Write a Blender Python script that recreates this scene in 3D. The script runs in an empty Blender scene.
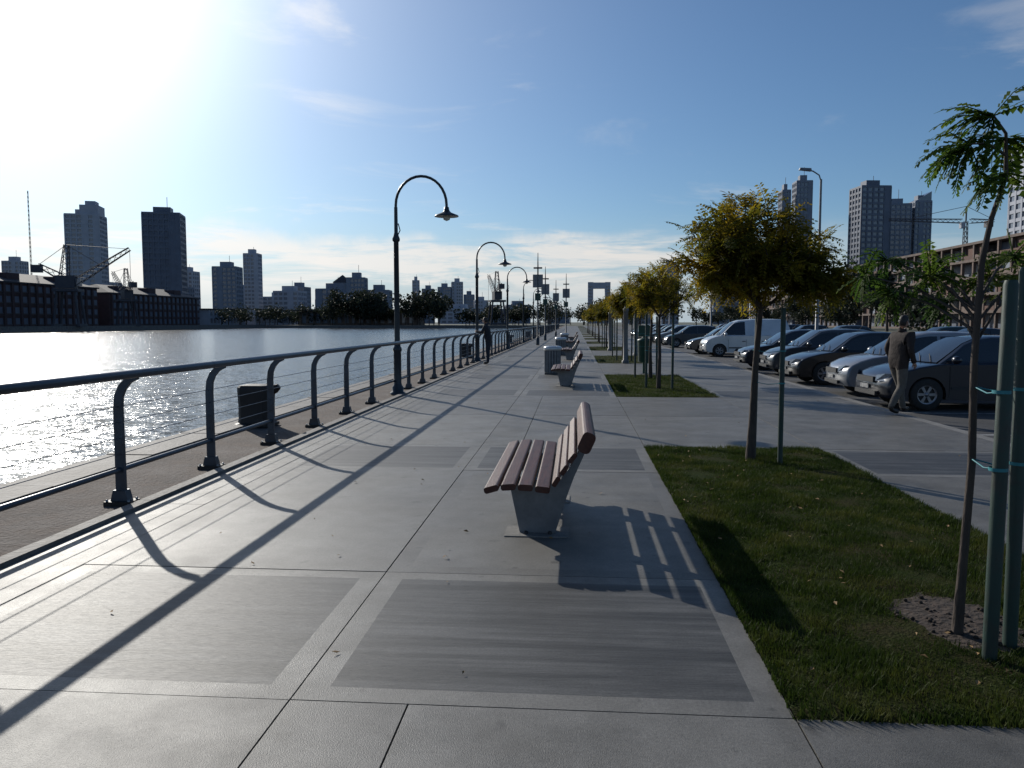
import bpy, math, random
from mathutils import Vector, Matrix
R = random.Random(11)
scene = bpy.context.scene
PI = math.pi

# ------------------------------------------------------------------ materials
def new_mat(name):
    m = bpy.data.materials.new(name); m.use_nodes = True
    nt = m.node_tree; nt.nodes.clear()
    out = nt.nodes.new('ShaderNodeOutputMaterial')
    return m, nt, out

def N(nt, t, **kw):
    n = nt.nodes.new(t)
    for k, v in kw.items():
        if k in n.inputs: n.inputs[k].default_value = v
        else: setattr(n, k, v)
    return n

def surf(name, c1, c2=None, scale=3.0, rough=0.7, metal=0.0, bump=0.0, bscale=40.0, stretch=(1, 1, 1),
         c3=None, s3=0.6, spec=0.5, rvar=0.0, coat=0.0, detail=6.0, lo=.32, hi=.68, dust=None, spots=None):
    """Principled with layered procedural variation."""
    m, nt, out = new_mat(name)
    L = nt.links.new
    p = N(nt, 'ShaderNodeBsdfPrincipled')
    p.inputs['Roughness'].default_value = rough
    p.inputs['Metallic'].default_value = metal
    p.inputs['Specular IOR Level'].default_value = spec
    p.inputs['Coat Weight'].default_value = coat
    p.inputs['Coat Roughness'].default_value = 0.05
    L(p.outputs[0], out.inputs[0])
    tc = N(nt, 'ShaderNodeTexCoord'); mp = N(nt, 'ShaderNodeMapping')
    mp.inputs['Scale'].default_value = stretch
    L(tc.outputs['Object'], mp.inputs['Vector'])
    if c2 is None: c2 = tuple(x * 0.8 for x in c1)
    n1 = N(nt, 'ShaderNodeTexNoise', Scale=scale, Detail=detail, Roughness=0.65)
    L(mp.outputs[0], n1.inputs['Vector'])
    r = N(nt, 'ShaderNodeValToRGB')
    r.color_ramp.elements[0].position = lo; r.color_ramp.elements[1].position = hi
    r.color_ramp.elements[0].color = (*c1, 1); r.color_ramp.elements[1].color = (*c2, 1)
    L(n1.outputs['Fac'], r.inputs[0])
    col = r.outputs[0]
    if c3 is not None:
        n3 = N(nt, 'ShaderNodeTexNoise', Scale=s3, Detail=9.0, Roughness=0.72)
        L(tc.outputs['Object'], n3.inputs['Vector'])
        r3 = N(nt, 'ShaderNodeValToRGB')
        r3.color_ramp.elements[0].position = 0.46; r3.color_ramp.elements[1].position = 0.66
        L(n3.outputs['Fac'], r3.inputs[0])
        mx = N(nt, 'ShaderNodeMix', data_type='RGBA')
        L(r3.outputs[0], mx.inputs[0]); L(col, mx.inputs[6]); mx.inputs[7].default_value = (*c3, 1)
        col = mx.outputs[2]
    if spots is not None:  # small dark stains
        vo = N(nt, 'ShaderNodeTexNoise', Scale=spots, Detail=2.0, Roughness=0.5); L(tc.outputs['Object'], vo.inputs['Vector'])
        ms_ = N(nt, 'ShaderNodeMapRange'); ms_.inputs[1].default_value = .66; ms_.inputs[2].default_value = .74; ms_.inputs[3].default_value = 1.0; ms_.inputs[4].default_value = .55
        L(vo.outputs['Fac'], ms_.inputs[0]); vs_ = N(nt, 'ShaderNodeVectorMath', operation='SCALE'); L(col, vs_.inputs[0]); L(ms_.outputs[0], vs_.inputs['Scale']); col = vs_.outputs[0]
    if dust is not None:   # fine speckle / aggregate
        n4 = N(nt, 'ShaderNodeTexNoise', Scale=dust[1], Detail=3.0, Roughness=0.7)
        L(tc.outputs['Object'], n4.inputs['Vector'])
        mr4 = N(nt, 'ShaderNodeMapRange'); mr4.inputs[1].default_value = .3; mr4.inputs[2].default_value = .7
        mr4.inputs[3].default_value = 1 - dust[0]; mr4.inputs[4].default_value = 1 + dust[0]
        L(n4.outputs['Fac'], mr4.inputs[0])
        vm = N(nt, 'ShaderNodeVectorMath', operation='SCALE'); L(col, vm.inputs[0]); L(mr4.outputs[0], vm.inputs['Scale'])
        col = vm.outputs[0]
    L(col, p.inputs['Base Color'])
    if rvar:
        mr = N(nt, 'ShaderNodeMapRange'); mr.inputs[3].default_value = rough - rvar; mr.inputs[4].default_value = rough + rvar
        L(n1.outputs['Fac'], mr.inputs[0]); L(mr.outputs[0], p.inputs['Roughness'])
    if bump:
        n2 = N(nt, 'ShaderNodeTexNoise', Scale=bscale, Detail=4.0)
        L(mp.outputs[0], n2.inputs['Vector'])
        b = N(nt, 'ShaderNodeBump', Strength=1.0, Distance=bump)
        L(n2.outputs['Fac'], b.inputs['Height']); L(b.outputs[0], p.inputs['Normal'])
    return m

M_con = [surf('concrete_%d' % i, c, tuple(x * .66 for x in c), 1.7 + i * .3, 0.56, bump=0.0024, bscale=190, c3=tuple(x * .48 for x in c), s3=0.8 + .25 * i, rvar=0.12, dust=(.25, 70), spots=6 + i)
         for i, c in enumerate([(0.158, 0.151, 0.137), (0.135, 0.129, 0.118), (0.185, 0.176, 0.158), (0.148, 0.139, 0.122)])]
M_conA = M_con[2]; M_conB = M_con[1]
M_dark = surf('concrete_brushed_dark', (0.090, 0.089, 0.086), (0.020, 0.021, 0.022), 1.5, 0.58, bump=0.003, bscale=30, stretch=(0.35, 6, 1), c3=(0.03, 0.03, 0.03), s3=0.8, dust=(.28, 80), lo=.38, hi=.60)
M_gap = surf('joint_dirt', (0.035, 0.033, 0.03), None, 8, 0.95)
M_brown = surf('quay_strip_earth', (0.12, 0.082, 0.06), (0.045, 0.034, 0.03), 3.0, 0.9, bump=0.02, bscale=30, c3=(0.16, 0.13, 0.11), s3=1.5, dust=(.3, 40))
M_coping = surf('quay_stone', (0.21, 0.195, 0.18), (0.11, 0.10, 0.09), 4.0, 0.75, bump=0.01, bscale=20, c3=(0.075, 0.066, 0.06), s3=1.2)
M_asph = surf('asphalt', (0.055, 0.055, 0.057), (0.034, 0.034, 0.036), 3.0, 0.8, bump=0.004, bscale=150, c3=(0.08, 0.078, 0.075), s3=0.3)
M_kerb = surf('kerb_stone', (0.22, 0.21, 0.195), (0.14, 0.135, 0.125), 5, 0.7, bump=0.003, dust=(.2, 60))
M_white = surf('road_paint', (0.5, 0.5, 0.48), (0.12, 0.12, 0.12), 9, 0.6)
M_ground = surf('far_ground', (0.1, 0.1, 0.08), (0.06, 0.075, 0.04), 0.05, 0.9)
M_lawn = surf('lawn_soil', (0.018, 0.030, 0.007), (0.032, 0.042, 0.011), 6, 1.0, bump=0.02, bscale=60, c3=(0.045, 0.034, 0.019), s3=1.3, spec=.05)
M_soil = surf('bare_soil', (0.03, 0.021, 0.015), (0.06, 0.04, 0.028), 14, 0.95, bump=0.03, bscale=25)
M_rail = surf('rail_paint', (0.06, 0.08, 0.105), (0.04, 0.055, 0.075), 6, 0.36, metal=0.3, bump=0.0008, bscale=60, c3=(.05, .05, .055), s3=4)
M_wire = surf('steel_wire', (0.3, 0.31, 0.32), None, 10, 0.35, metal=0.8)
M_lamp = surf('lamp_paint', (0.03, 0.04, 0.05), (0.02, 0.028, 0.035), 10, 0.4, metal=0.2)
M_lampw = surf('lamp_shade_inner', (0.6, 0.6, 0.55), None, 10, 0.4)
M_wood = surf('bench_wood', (0.115, 0.036, 0.020), (0.05, 0.018, 0.012), 3, 0.5, bump=0.002, bscale=10, stretch=(14, 1, 14), c3=(0.10, 0.048, 0.034), s3=3, spec=.3)
M_cast = surf('bench_support_metal', (0.23, 0.235, 0.24), (0.14, 0.14, 0.145), 6, 0.5, metal=0.3)
M_iron = surf('cast_iron_black', (0.010, 0.010, 0.011), (0.022, 0.017, 0.014), 8, 0.6, bump=0.004, bscale=30)
M_steelg = surf('crane_steel', (0.04, 0.04, 0.055), (0.06, 0.06, 0.07), 1, 0.6)
M_bark = surf('bark', (0.08, 0.06, 0.047), (0.035, 0.026, 0.021), 12, 0.9, bump=0.012, bscale=30, stretch=(1, 1, .3))
M_stake = surf('stake_green', (0.012, 0.035, 0.028), (0.022, 0.05, 0.038), 12, 0.6, bump=0.003, bscale=30, stretch=(1, 1, .2), c3=(.03, .035, .028), s3=7)
M_tie = surf('tie_teal', (0.02, 0.2, 0.23), None, 10, 0.5)
M_tyre = surf('tyre', (0.015, 0.015, 0.015), (0.025, 0.025, 0.024), 8, 0.85)
M_rim = surf('alloy', (0.3, 0.3, 0.32), (0.18, 0.18, 0.19), 6, 0.35, metal=0.7)
M_glassd = surf('window_glass', (0.012, 0.015, 0.018), (0.02, 0.024, 0.028), 2, 0.06, spec=0.7)
M_trim = surf('black_trim', (0.02, 0.02, 0.021), None, 6, 0.6)
M_head = surf('headlamp_lens', (0.4, 0.42, 0.45), (0.15, 0.17, 0.19), 12, 0.12, metal=0.3)
M_tail = surf('tail_lamp', (0.3, 0.01, 0.01), None, 12, 0.2)
M_plate = surf('plate', (0.03, 0.03, 0.03), (0.5, 0.5, 0.5), 30, 0.5)
def paint(n, c): return surf(n, c, tuple(x * 0.9 for x in c), 2, 0.3, metal=0.25, coat=0.6, c3=tuple(x * .8 + .006 for x in c), s3=1.5)
P_navy = paint('paint_navy', (0.008, 0.011, 0.02)); P_silver = paint('paint_silver', (0.24, 0.25, 0.27))
P_grey = paint('paint_grey', (0.05, 0.056, 0.064)); P_white = paint('paint_white', (0.62, 0.63, 0.63))
P_black = paint('paint_black', (0.006, 0.006, 0.008)); P_red = paint('paint_red', (0.09, 0.015, 0.015)); P_green = paint('paint_green', (0.012, 0.032, 0.025))
M_gren = surf('green_enamel', (0.01, 0.06, 0.04), None, 8, 0.45)
M_jacket = surf('jacket_brown', (0.035, 0.022, 0.018), (0.02, 0.013, 0.011), 20, 0.85, bump=0.01, bscale=14)
M_trous = surf('trousers_khaki', (0.13, 0.115, 0.095), (0.09, 0.08, 0.068), 16, 0.9, bump=0.01, bscale=12)
M_black = surf('clothes_black', (0.015, 0.015, 0.018), (0.025, 0.025, 0.03), 20, 0.85, bump=0.01, bscale=14)
M_jean = surf('denim', (0.02, 0.026, 0.045), (0.015, 0.02, 0.03), 20, 0.85)
M_shoe = surf('shoe_leather', (0.02, 0.014, 0.01), None, 20, 0.5)
M_skin = surf('skin', (0.42, 0.25, 0.18), (0.36, 0.2, 0.14), 20, 0.55)
M_hair = surf('hair_dark', (0.015, 0.01, 0.008), (0.03, 0.02, 0.014), 60, 0.6, bump=0.006, bscale=90)
M_eye = surf('eye', (0.03, 0.02, 0.015), None, 20, 0.2)
M_lip = surf('lip', (0.3, 0.12, 0.1), None, 20, 0.5)

def leaf_mat(name, ca, cb, cc, tr=0.5, sc=1.6):
    m, nt, out = new_mat(name); L = nt.links.new
    tc = N(nt, 'ShaderNodeTexCoord')
    n1 = N(nt, 'ShaderNodeTexNoise', Scale=sc, Detail=5.0, Roughness=0.7); L(tc.outputs['Object'], n1.inputs['Vector'])
    r = N(nt, 'ShaderNodeValToRGB'); e = r.color_ramp.elements
    e[0].position = 0.35; e[0].color = (*ca, 1); e[1].position = 0.66; e[1].color = (*cc, 1)
    x = e.new(0.5); x.color = (*cb, 1)
    L(n1.outputs['Fac'], r.inputs[0])
    d = N(nt, 'ShaderNodeBsdfPrincipled', Roughness=0.65); d.inputs['Specular IOR Level'].default_value = .2
    t = N(nt, 'ShaderNodeBsdfTranslucent'); mx = N(nt, 'ShaderNodeMixShader')
    mx.inputs[0].default_value = tr
    L(r.outputs[0], d.inputs['Base Color']); L(r.outputs[0], t.inputs['Color'])
    L(d.outputs[0], mx.inputs[1]); L(t.outputs[0], mx.inputs[2]); L(mx.outputs[0], out.inputs[0])
    return m
M_leaf = leaf_mat('leaflets', (0.05, 0.065, 0.010), (0.17, 0.145, 0.013), (0.40, 0.26, 0.02), 0.6, 1.9)
M_leafg = leaf_mat('leaflets_green', (0.028, 0.065, 0.012), (0.06, 0.11, 0.016), (0.14, 0.17, 0.022), 0.55)
M_grass = leaf_mat('grass_blades', (0.018, 0.034, 0.005), (0.036, 0.058, 0.008), (0.085, 0.09, 0.02), 0.38, 2.2)
M_ftree = leaf_mat('far_foliage', (0.020, 0.026, 0.020), (0.030, 0.038, 0.024), (0.05, 0.055, 0.03), 0.25, 0.3)
M_dead = surf('dead_leaf', (0.28, 0.17, 0.06), (0.16, 0.09, 0.03), 20, 0.8)

# ------------------------------------------------------------------ mesh builder
class MB:
    def __init__(s): s.v = []; s.f = []; s.m = []; s.s = []; s.mats = []; s.T = None
    def mi(s, mat):
        if mat not in s.mats: s.mats.append(mat)
        return s.mats.index(mat)
    def add(s, vs, fs, mat, smooth=False):
        o = len(s.v)
        if s.T is not None: vs = [tuple(s.T @ Vector(v)) for v in vs]
        s.v.extend(vs); i = s.mi(mat)
        for f in fs:
            s.f.append([a + o for a in f]); s.m.append(i); s.s.append(smooth)
    def box(s, x0, x1, y0, y1, z0, z1, mat, top=True):
        fs = [(0, 3, 2, 1), (0, 1, 5, 4), (1, 2, 6, 5), (2, 3, 7, 6), (3, 0, 4, 7)]
        if top: fs.append((4, 5, 6, 7))
        s.add([(x0, y0, z0), (x1, y0, z0), (x1, y1, z0), (x0, y1, z0), (x0, y0, z1), (x1, y0, z1), (x1, y1, z1), (x0, y1, z1)], fs, mat)
    def sheet(s, x0, x1, y0, y1, z, mat):
        s.add([(x0, y0, z), (x1, y0, z), (x1, y1, z), (x0, y1, z)], [(0, 1, 2, 3)], mat)
    def tube(s, pts, rad, n, mat, smooth=True, cap=True):
        pts = [Vector(p) for p in pts]
        if not hasattr(rad, '__len__'): rad = [rad] * len(pts)
        vs = []; prev = None
        for i, p in enumerate(pts):
            a = pts[max(i - 1, 0)]; b = pts[min(i + 1, len(pts) - 1)]
            d = (b - a).normalized()
            if prev is None:
                up = Vector((0, 0, 1)) if abs(d.z) < 0.9 else Vector((1, 0, 0))
                u = d.cross(up).normalized()
            else:
                u = (prev - d * prev.dot(d)).normalized()
            w = d.cross(u); prev = u
            for k in range(n):
                t = 2 * PI * k / n
                vs.append(tuple(p + (u * math.cos(t) + w * math.sin(t)) * rad[i]))
        fs = []
        for i in range(len(pts) - 1):
            for k in range(n):
                k2 = (k + 1) % n
                fs.append((i * n + k, i * n + k2, (i + 1) * n + k2, (i + 1) * n + k))
        s.add(vs, fs, mat, smooth)
        if cap:
            s.add([vs[k] for k in range(n)][::-1], [tuple(range(n))], mat)
            s.add([vs[(len(pts) - 1) * n + k] for k in range(n)], [tuple(range(n))], mat)
    def lathe(s, prof, c, n, mat, axis='z', smooth=True):
        vs = []
        for r, h in prof:
            for k in range(n):
                t = 2 * PI * k / n
                a, b = r * math.cos(t), r * math.sin(t)
                vs.append((c[0] + a, c[1] + b, c[2] + h) if axis == 'z' else (c[0] + a, c[1] + h, c[2] + b))
        fs = []
        for i in range(len(prof) - 1):
            for k in range(n):
                k2 = (k + 1) % n
                fs.append((i * n + k, i * n + k2, (i + 1) * n + k2, (i + 1) * n + k))
        s.add(vs, fs, mat, smooth)
    def prism(s, poly, y0, y1, mat):
        n = len(poly)
        vs = [(x, y0, z) for x, z in poly] + [(x, y1, z) for x, z in poly]
        fs = [tuple(range(n)), tuple(range(2 * n - 1, n - 1, -1))] + [(i, i + n, (i + 1) % n + n, (i + 1) % n) for i in range(n)]
        s.add(vs, fs, mat)
    def obj(s, name, parent=None, loc=(0, 0, 0), rot=0):
        me = bpy.data.meshes.new(name); me.from_pydata(s.v, [], s.f)
        for m in s.mats: me.materials.append(m)
        me.polygons.foreach_set('material_index', s.m); me.polygons.foreach_set('use_smooth', s.s)
        me.update()
        o = bpy.data.objects.new(name, me); scene.collection.objects.link(o)
        o.location = loc; o.rotation_euler = (0, 0, rot)
        if parent: o.parent = parent
        return o
def dup(o, name, loc, rot=0, sc=1):
    c = bpy.data.objects.new(name, o.data); scene.collection.objects.link(c)
    c.location = loc; c.rotation_euler = (0, 0, rot); c.scale = (sc, sc, sc)
    return c
def empty(name, loc=(0, 0, 0)):
    e = bpy.data.objects.new(name, None); scene.collection.objects.link(e); e.location = loc
    return e

# ------------------------------------------------------------------ camera / sun / sky
cam = bpy.data.cameras.new('Camera'); cam.lens = 28.1; cam.sensor_width = 36; cam.clip_end = 9000; cam.clip_start = 0.05
co = bpy.data.objects.new('Camera', cam); scene.collection.objects.link(co)
co.location = (0, 0, 1.6); co.rotation_euler = (math.radians(90 - 4.43), 0, math.radians(4.5))
scene.camera = co
AZ = 36.9; EL = 24.6
S = Vector((-math.sin(math.radians(AZ)) * math.cos(math.radians(EL)), math.cos(math.radians(AZ)) * math.cos(math.radians(EL)), math.sin(math.radians(EL))))
sl = bpy.data.lights.new('sun', 'SUN'); sl.energy = 3.9; sl.angle = math.radians(0.5); sl.color = (1, 0.95, 0.86)
so = bpy.data.objects.new('sun', sl); scene.collection.objects.link(so); so.rotation_euler = S.to_track_quat('Z', 'Y').to_euler()
so.location = (-20, 30, 30)

w = bpy.data.worlds.new('World'); scene.world = w; w.use_nodes = True
nt = w.node_tree; nt.nodes.clear(); L = nt.links.new
wo = N(nt, 'ShaderNodeOutputWorld'); bg = N(nt, 'ShaderNodeBackground'); bg.inputs['Strength'].default_value = 0.066
sky = N(nt, 'ShaderNodeTexSky'); sky.sky_type = 'NISHITA'; sky.sun_disc = False
sky.sun_elevation = math.radians(EL); sky.sun_rotation = math.radians(-AZ); sky.air_density = 1.0; sky.dust_density = 0.35; sky.ozone_density = 2.2
tc = N(nt, 'ShaderNodeTexCoord'); sx = N(nt, 'ShaderNodeSeparateXYZ'); L(tc.outputs['Generated'], sx.inputs[0])
def mth(op, a, b=None, c=None, clamp=False):
    n = nt.nodes.new('ShaderNodeMath'); n.operation = op; n.use_clamp = clamp
    for i, x in enumerate((a, b, c)):
        if x is None: continue
        if isinstance(x, (int, float)): n.inputs[i].default_value = x
        else: L(x, n.inputs[i])
    return n.outputs[0]
def mrange(x, a, b, c=0.0, d=1.0):
    n = nt.nodes.new('ShaderNodeMapRange'); n.interpolation_type = 'SMOOTHSTEP'
    L(x, n.inputs[0]); n.inputs[1].default_value = a; n.inputs[2].default_value = b; n.inputs[3].default_value = c; n.inputs[4].default_value = d
    return n.outputs[0]
X, Y, Z = sx.outputs
den = mth('ADD', mth('MAXIMUM', Z, 0.0), 0.10)
cx = mth('DIVIDE', X, den); cy = mth('DIVIDE', Y, den)
cv = N(nt, 'ShaderNodeCombineXYZ'); L(mth('MULTIPLY', cx, 0.7), cv.inputs[0]); L(cy, cv.inputs[1])
n1 = N(nt, 'ShaderNodeTexNoise', Scale=1.5, Detail=10.0, Roughness=0.6, Distortion=0.7); L(cv.outputs[0], n1.inputs['Vector'])
wisp = mrange(n1.outputs['Fac'], 0.55, 0.74)
az = mth('ARCTAN2', X, Y)
cv2 = N(nt, 'ShaderNodeCombineXYZ'); L(mth('MULTIPLY', az, 3.2), cv2.inputs[0]); L(mth('MULTIPLY', Z, 24.0), cv2.inputs[1])
n2 = N(nt, 'ShaderNodeTexNoise', Scale=1.5, Detail=11.0, Roughness=0.64, Distortion=0.35); L(cv2.outputs[0], n2.inputs['Vector'])
cv3 = N(nt, 'ShaderNodeCombineXYZ'); L(mth('MULTIPLY', az, 5.0), cv3.inputs[0]); L(mth('MULTIPLY', Z, 4.0), cv3.inputs[1])
n3 = N(nt, 'ShaderNodeTexNoise', Scale=1.3, Detail=9.0, Roughness=0.6); L(cv3.outputs[0], n3.inputs['Vector'])
Zt = mth('ADD', Z, mth('MULTIPLY', mth('SUBTRACT', n3.outputs['Fac'], .5), .08))
env = mth('MULTIPLY', mrange(Z, 0.01, 0.06, .25, 1.0), mrange(Zt, 0.09, 0.115, 1.0, 0.0))
leftish = mrange(X, 0.05, 0.30, 1.0, 0.2)
bank = mth('MULTIPLY', mth('MULTIPLY', mrange(n2.outputs['Fac'], 0.40, 0.56), env), leftish)
dv = N(nt, 'ShaderNodeVectorMath', operation='DOT_PRODUCT'); L(tc.outputs['Generated'], dv.inputs[0]); dv.inputs[1].default_value = S
dt = mth('MAXIMUM', dv.outputs['Value'], 0.0)
near = mth('POWER', dt, 9.0)
mask = mth('ADD', mth('MULTIPLY', wisp, mth('ADD', 0.26, mth('MULTIPLY', near, 0.4))), mth('MULTIPLY', bank, 0.9), clamp=True)
aur = mth('ADD', mth('MULTIPLY', mth('POWER', dt, 9.0), 4.3), mth('MULTIPLY', mth('POWER', dt, 40.0), 15.0))
tint = N(nt, 'ShaderNodeMix', data_type='RGBA', blend_type='MULTIPLY'); tint.inputs[0].default_value = 1.0
L(sky.outputs[0], tint.inputs[6]); tint.inputs[7].default_value = (0.78, 1.0, 1.22, 1)
hz = N(nt, 'ShaderNodeMix', data_type='RGBA'); L(mrange(Z, 0.0, 0.14, .85, 0.0), hz.inputs[0]); L(tint.outputs[2], hz.inputs[6]); hz.inputs[7].default_value = (6.4, 7.7, 9.0, 1)
skyadd = N(nt, 'ShaderNodeMix', data_type='RGBA', blend_type='ADD'); skyadd.inputs[0].default_value = 1.0
ac = N(nt, 'ShaderNodeVectorMath', operation='SCALE'); ac.inputs[0].default_value = (1.0, 0.98, 0.96); L(aur, ac.inputs['Scale'])
L(hz.outputs[2], skyadd.inputs[6]); L(ac.outputs[0], skyadd.inputs[7])
cl = N(nt, 'ShaderNodeVectorMath', operation='SCALE'); cl.inputs[0].default_value = (1.0, 0.975, 0.94)
L(mth('ADD', 11.2, mth('MULTIPLY', near, 8.0)), cl.inputs['Scale'])
mx = N(nt, 'ShaderNodeMix', data_type='RGBA'); L(mask, mx.inputs[0]); L(skyadd.outputs[2], mx.inputs[6]); L(cl.outputs[0], mx.inputs[7])
L(mx.outputs[2], bg.inputs[0]); L(bg.outputs[0], wo.inputs[0])

# ------------------------------------------------------------------ ground, basin, water
WZ = -1.7; QX = -5.55; FX = -170.0; NY = 430.0
g = MB()
B = 6000
g.add([(QX, -B, -.15), (B, -B, -.15), (B, B, -.15), (QX, B, -.15)], [(0, 1, 2, 3)], M_ground)
g.add([(-B, -B, -.15), (FX, -B, -.15), (FX, B, -.15), (-B, B, -.15)], [(0, 1, 2, 3)], M_ground)
g.add([(FX, NY, -.15), (QX, NY, -.15), (QX, B, -.15), (FX, B, -.15)], [(0, 1, 2, 3)], M_ground)
g.add([(FX, -B, -.15), (QX, -B, -.15), (QX, -200, -.15), (FX, -200, -.15)], [(0, 1, 2, 3)], M_ground)
g.obj('ground')
q = MB()
q.add([(QX, -200, -3), (QX, NY, -3), (QX, NY, -.151), (QX, -200, -.151)], [(0, 3, 2, 1)], M_coping)
q.add([(FX, -200, -3), (FX, NY, -3), (FX, NY, .3), (FX, -200, .3)], [(0, 1, 2, 3)], M_coping)
q.add([(FX, NY, -3), (QX, NY, -3), (QX, NY, -.15), (FX, NY, -.15)], [(0, 1, 2, 3)], M_coping)
q.obj('quay_wall')
# water: facet normals taken straight from noise so that the ripples keep their slope far away
m, nt2, out = new_mat('water'); L2 = nt2.links.new
p = N(nt2, 'ShaderNodeBsdfPrincipled', Roughness=0.17, IOR=1.33); p.inputs['Base Color'].default_value = (0.03, 0.038, 0.042, 1)
t2 = N(nt2, 'ShaderNodeTexCoord'); mp1 = N(nt2, 'ShaderNodeMapping'); mp1.inputs['Rotation'].default_value = (0, 0, 0.6); mp1.inputs['Scale'].default_value = (1, 1.7, 1)
L2(t2.outputs['Object'], mp1.inputs[0])
def vadd(a, b, op='ADD'):
    n = nt2.nodes.new('ShaderNodeVectorMath'); n.operation = op
    for i, x in enumerate((a, b)):
        if isinstance(x, tuple): n.inputs[i].default_value = x
        else: L2(x, n.inputs[i])
    return n.outputs[0]
acc = None
for sc_, amp, det in ((0.3, 0.22, 3.0), (2.2, 0.75, 5.0), (10.0, 1.15, 4.0)):
    nn = N(nt2, 'ShaderNodeTexNoise', Scale=sc_, Detail=det, Roughness=0.6); L2(mp1.outputs[0], nn.inputs['Vector'])
    v_ = vadd(vadd(nn.outputs['Color'], (.5, .5, .5), 'SUBTRACT'), (amp, amp, 0.0), 'MULTIPLY')
    acc = v_ if acc is None else vadd(acc, v_)
nrm = vadd(acc, (0, 0, 1.0)); nz = nt2.nodes.new('ShaderNodeVectorMath'); nz.operation = 'NORMALIZE'; L2(nrm, nz.inputs[0])
L2(nz.outputs[0], p.inputs['Normal']); L2(p.outputs[0], out.inputs[0])
wt = MB(); wt.sheet(FX, QX, -200, NY, WZ, m); wt.obj('water')

# ------------------------------------------------------------------ promenade
pv = MB(); GP = 0.004
YEND = 330
pv.sheet(-5.0, 5.6, -12, YEND, -0.03, M_gap)
def slab(x0, x1, y0, y1, dark=False, ins=0.13):
    """one cast slab: open slabs are plain, the others have a trowelled margin round a brushed field (one surface, no overlap)"""
    mat = R.choice(M_con); zt_ = R.uniform(-.0015, .0015)
    a, b, c, d = x0 + GP, x1 - GP, y0 + GP, y1 - GP
    if dark is None or x1 - x0 < 1.5:
        pv.box(a, b, c, d, -0.045, zt_, mat); return
    pv.box(a, b, c, d, -0.045, zt_, mat, top=False)
    i = ins; z = zt_
    vs = [(a, c, z), (b, c, z), (b, d, z), (a, d, z), (a + i, c + i, z), (b - i, c + i, z), (b - i, d - i, z), (a + i, d - i, z)]
    pv.add(vs, [(0, 1, 5, 4), (1, 2, 6, 5), (2, 3, 7, 6), (3, 0, 4, 7)], M_con[2] if dark else mat)
    pv.add(vs[4:], [(0, 1, 2, 3)], M_dark if dark else R.choice((M_con[0], M_con[1], M_con[3])))
lawns = []
y = -10.8
while y < YEND - 14:
    y0 = y
    rows = [(y0, y0 + 1.75, True), (y0 + 1.75, y0 + 5.3, False), (y0 + 5.3, y0 + 7.05, True), (y0 + 7.05, y0 + 10.5, None), (y0 + 10.5, y0 + 14, None)]
    for (a, b, d) in rows:
        slab(-3.24, -1.2, a, b, d)
        if d is None:
            slab(-1.2, -0.69, a, b, None); slab(-0.69, 0.9, a, b, None)
            slab(0.9, 3.07, a, b, None)
        else:
            slab(-1.2, 0.9, a, b, d)
        slab(3.07, 5.6, a, b, d)
    lawns.append((y0, y0 + 7.05))
    y += 14.0
yy = -10.8
while yy < YEND - 14:
    pv.box(-3.72, -3.24 - GP, yy + GP, yy + 3.5 - GP, -0.045, 0.0, M_conA)
    pv.box(5.6 + GP, 5.76, yy + GP, yy + 3.5 - GP, -0.14, 0.0, M_kerb)
    pv.box(-3.84, -3.72 - GP, yy + GP, yy + 3.5 - GP, -0.045, 0.03, M_coping)
    yy += 3.5
pv.sheet(-4.98, -3.84, -12, YEND, -0.015, M_brown)
yy = -10.8
while yy < YEND - 14:
    pv.box(QX, -4.98, yy + .01, yy + 1.8 - .01, -0.15, 0.035 + R.uniform(-.008, .008), M_coping)
    yy += 1.8
pv.obj('promenade')

def lawn(y0, y1, dens, name, x0=0.905, x1=3.065, hgt=0.038):
    mb = MB()
    nx, ny = 24, 70
    vs = []; fs = []
    for j in range(ny + 1):
        for i in range(nx + 1):
            u, v = i / nx, j / ny
            z = 0.012 + 0.010 * math.sin(u * 9 + v * 13) * math.sin(v * 21 + 2) + R.uniform(-.004, .004)
            if i in (0, nx) or j in (0, ny): z = -0.005
            vs.append((x0 + (x1 - x0) * u, y0 + (y1 - y0) * v, z))
    for j in range(ny):
        for i in range(nx):
            a = j * (nx + 1) + i
            fs.append((a, a + 1, a + nx + 2, a + nx + 1))
    mb.add(vs, fs, M_lawn, True)
    n = int(dens * (x1 - x0) * (y1 - y0))
    bv = []; bf = []
    for i in range(n):
        x = R.uniform(x0 - .015, x1 + .01); y_ = R.uniform(y0 - .02, y1 + .01)
        if abs(y_ - 4.2) < 1 and ((x - 2.02) / .30) ** 2 + ((y_ - 4.3) / .42) ** 2 < R.uniform(.6, 1.3): continue
        th = math.sin(x * 5.1 + y_ * 2) * math.sin(y_ * 3.7 - x) + .5 * math.sin(x * 13 + y_ * 9) * math.sin(y_ * 11 - x * 5)
        if th > 0.62 and R.random() < .6: continue
        a = R.uniform(0, 2 * PI); tuft = .8 + .4 * math.sin(x * 7.3 + 1.3 * math.sin(y_ * 4)) * math.sin(y_ * 6.1 + x)
        h = hgt * R.uniform(.5, 1.35) * tuft; wd = R.uniform(.0025, .005)
        dx, dy = math.cos(a) * wd, math.sin(a) * wd
        lx, ly = R.gauss(0, .5) * h, R.gauss(0, .5) * h
        o = len(bv)
        bv += [(x - dx, y_ - dy, 0.0), (x + dx, y_ + dy, 0.0), (x + lx, y_ + ly, h + .01)]
        bf.append((o, o + 1, o + 2))
    mb.add(bv, bf, M_grass)
    return mb.obj(name)
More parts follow.
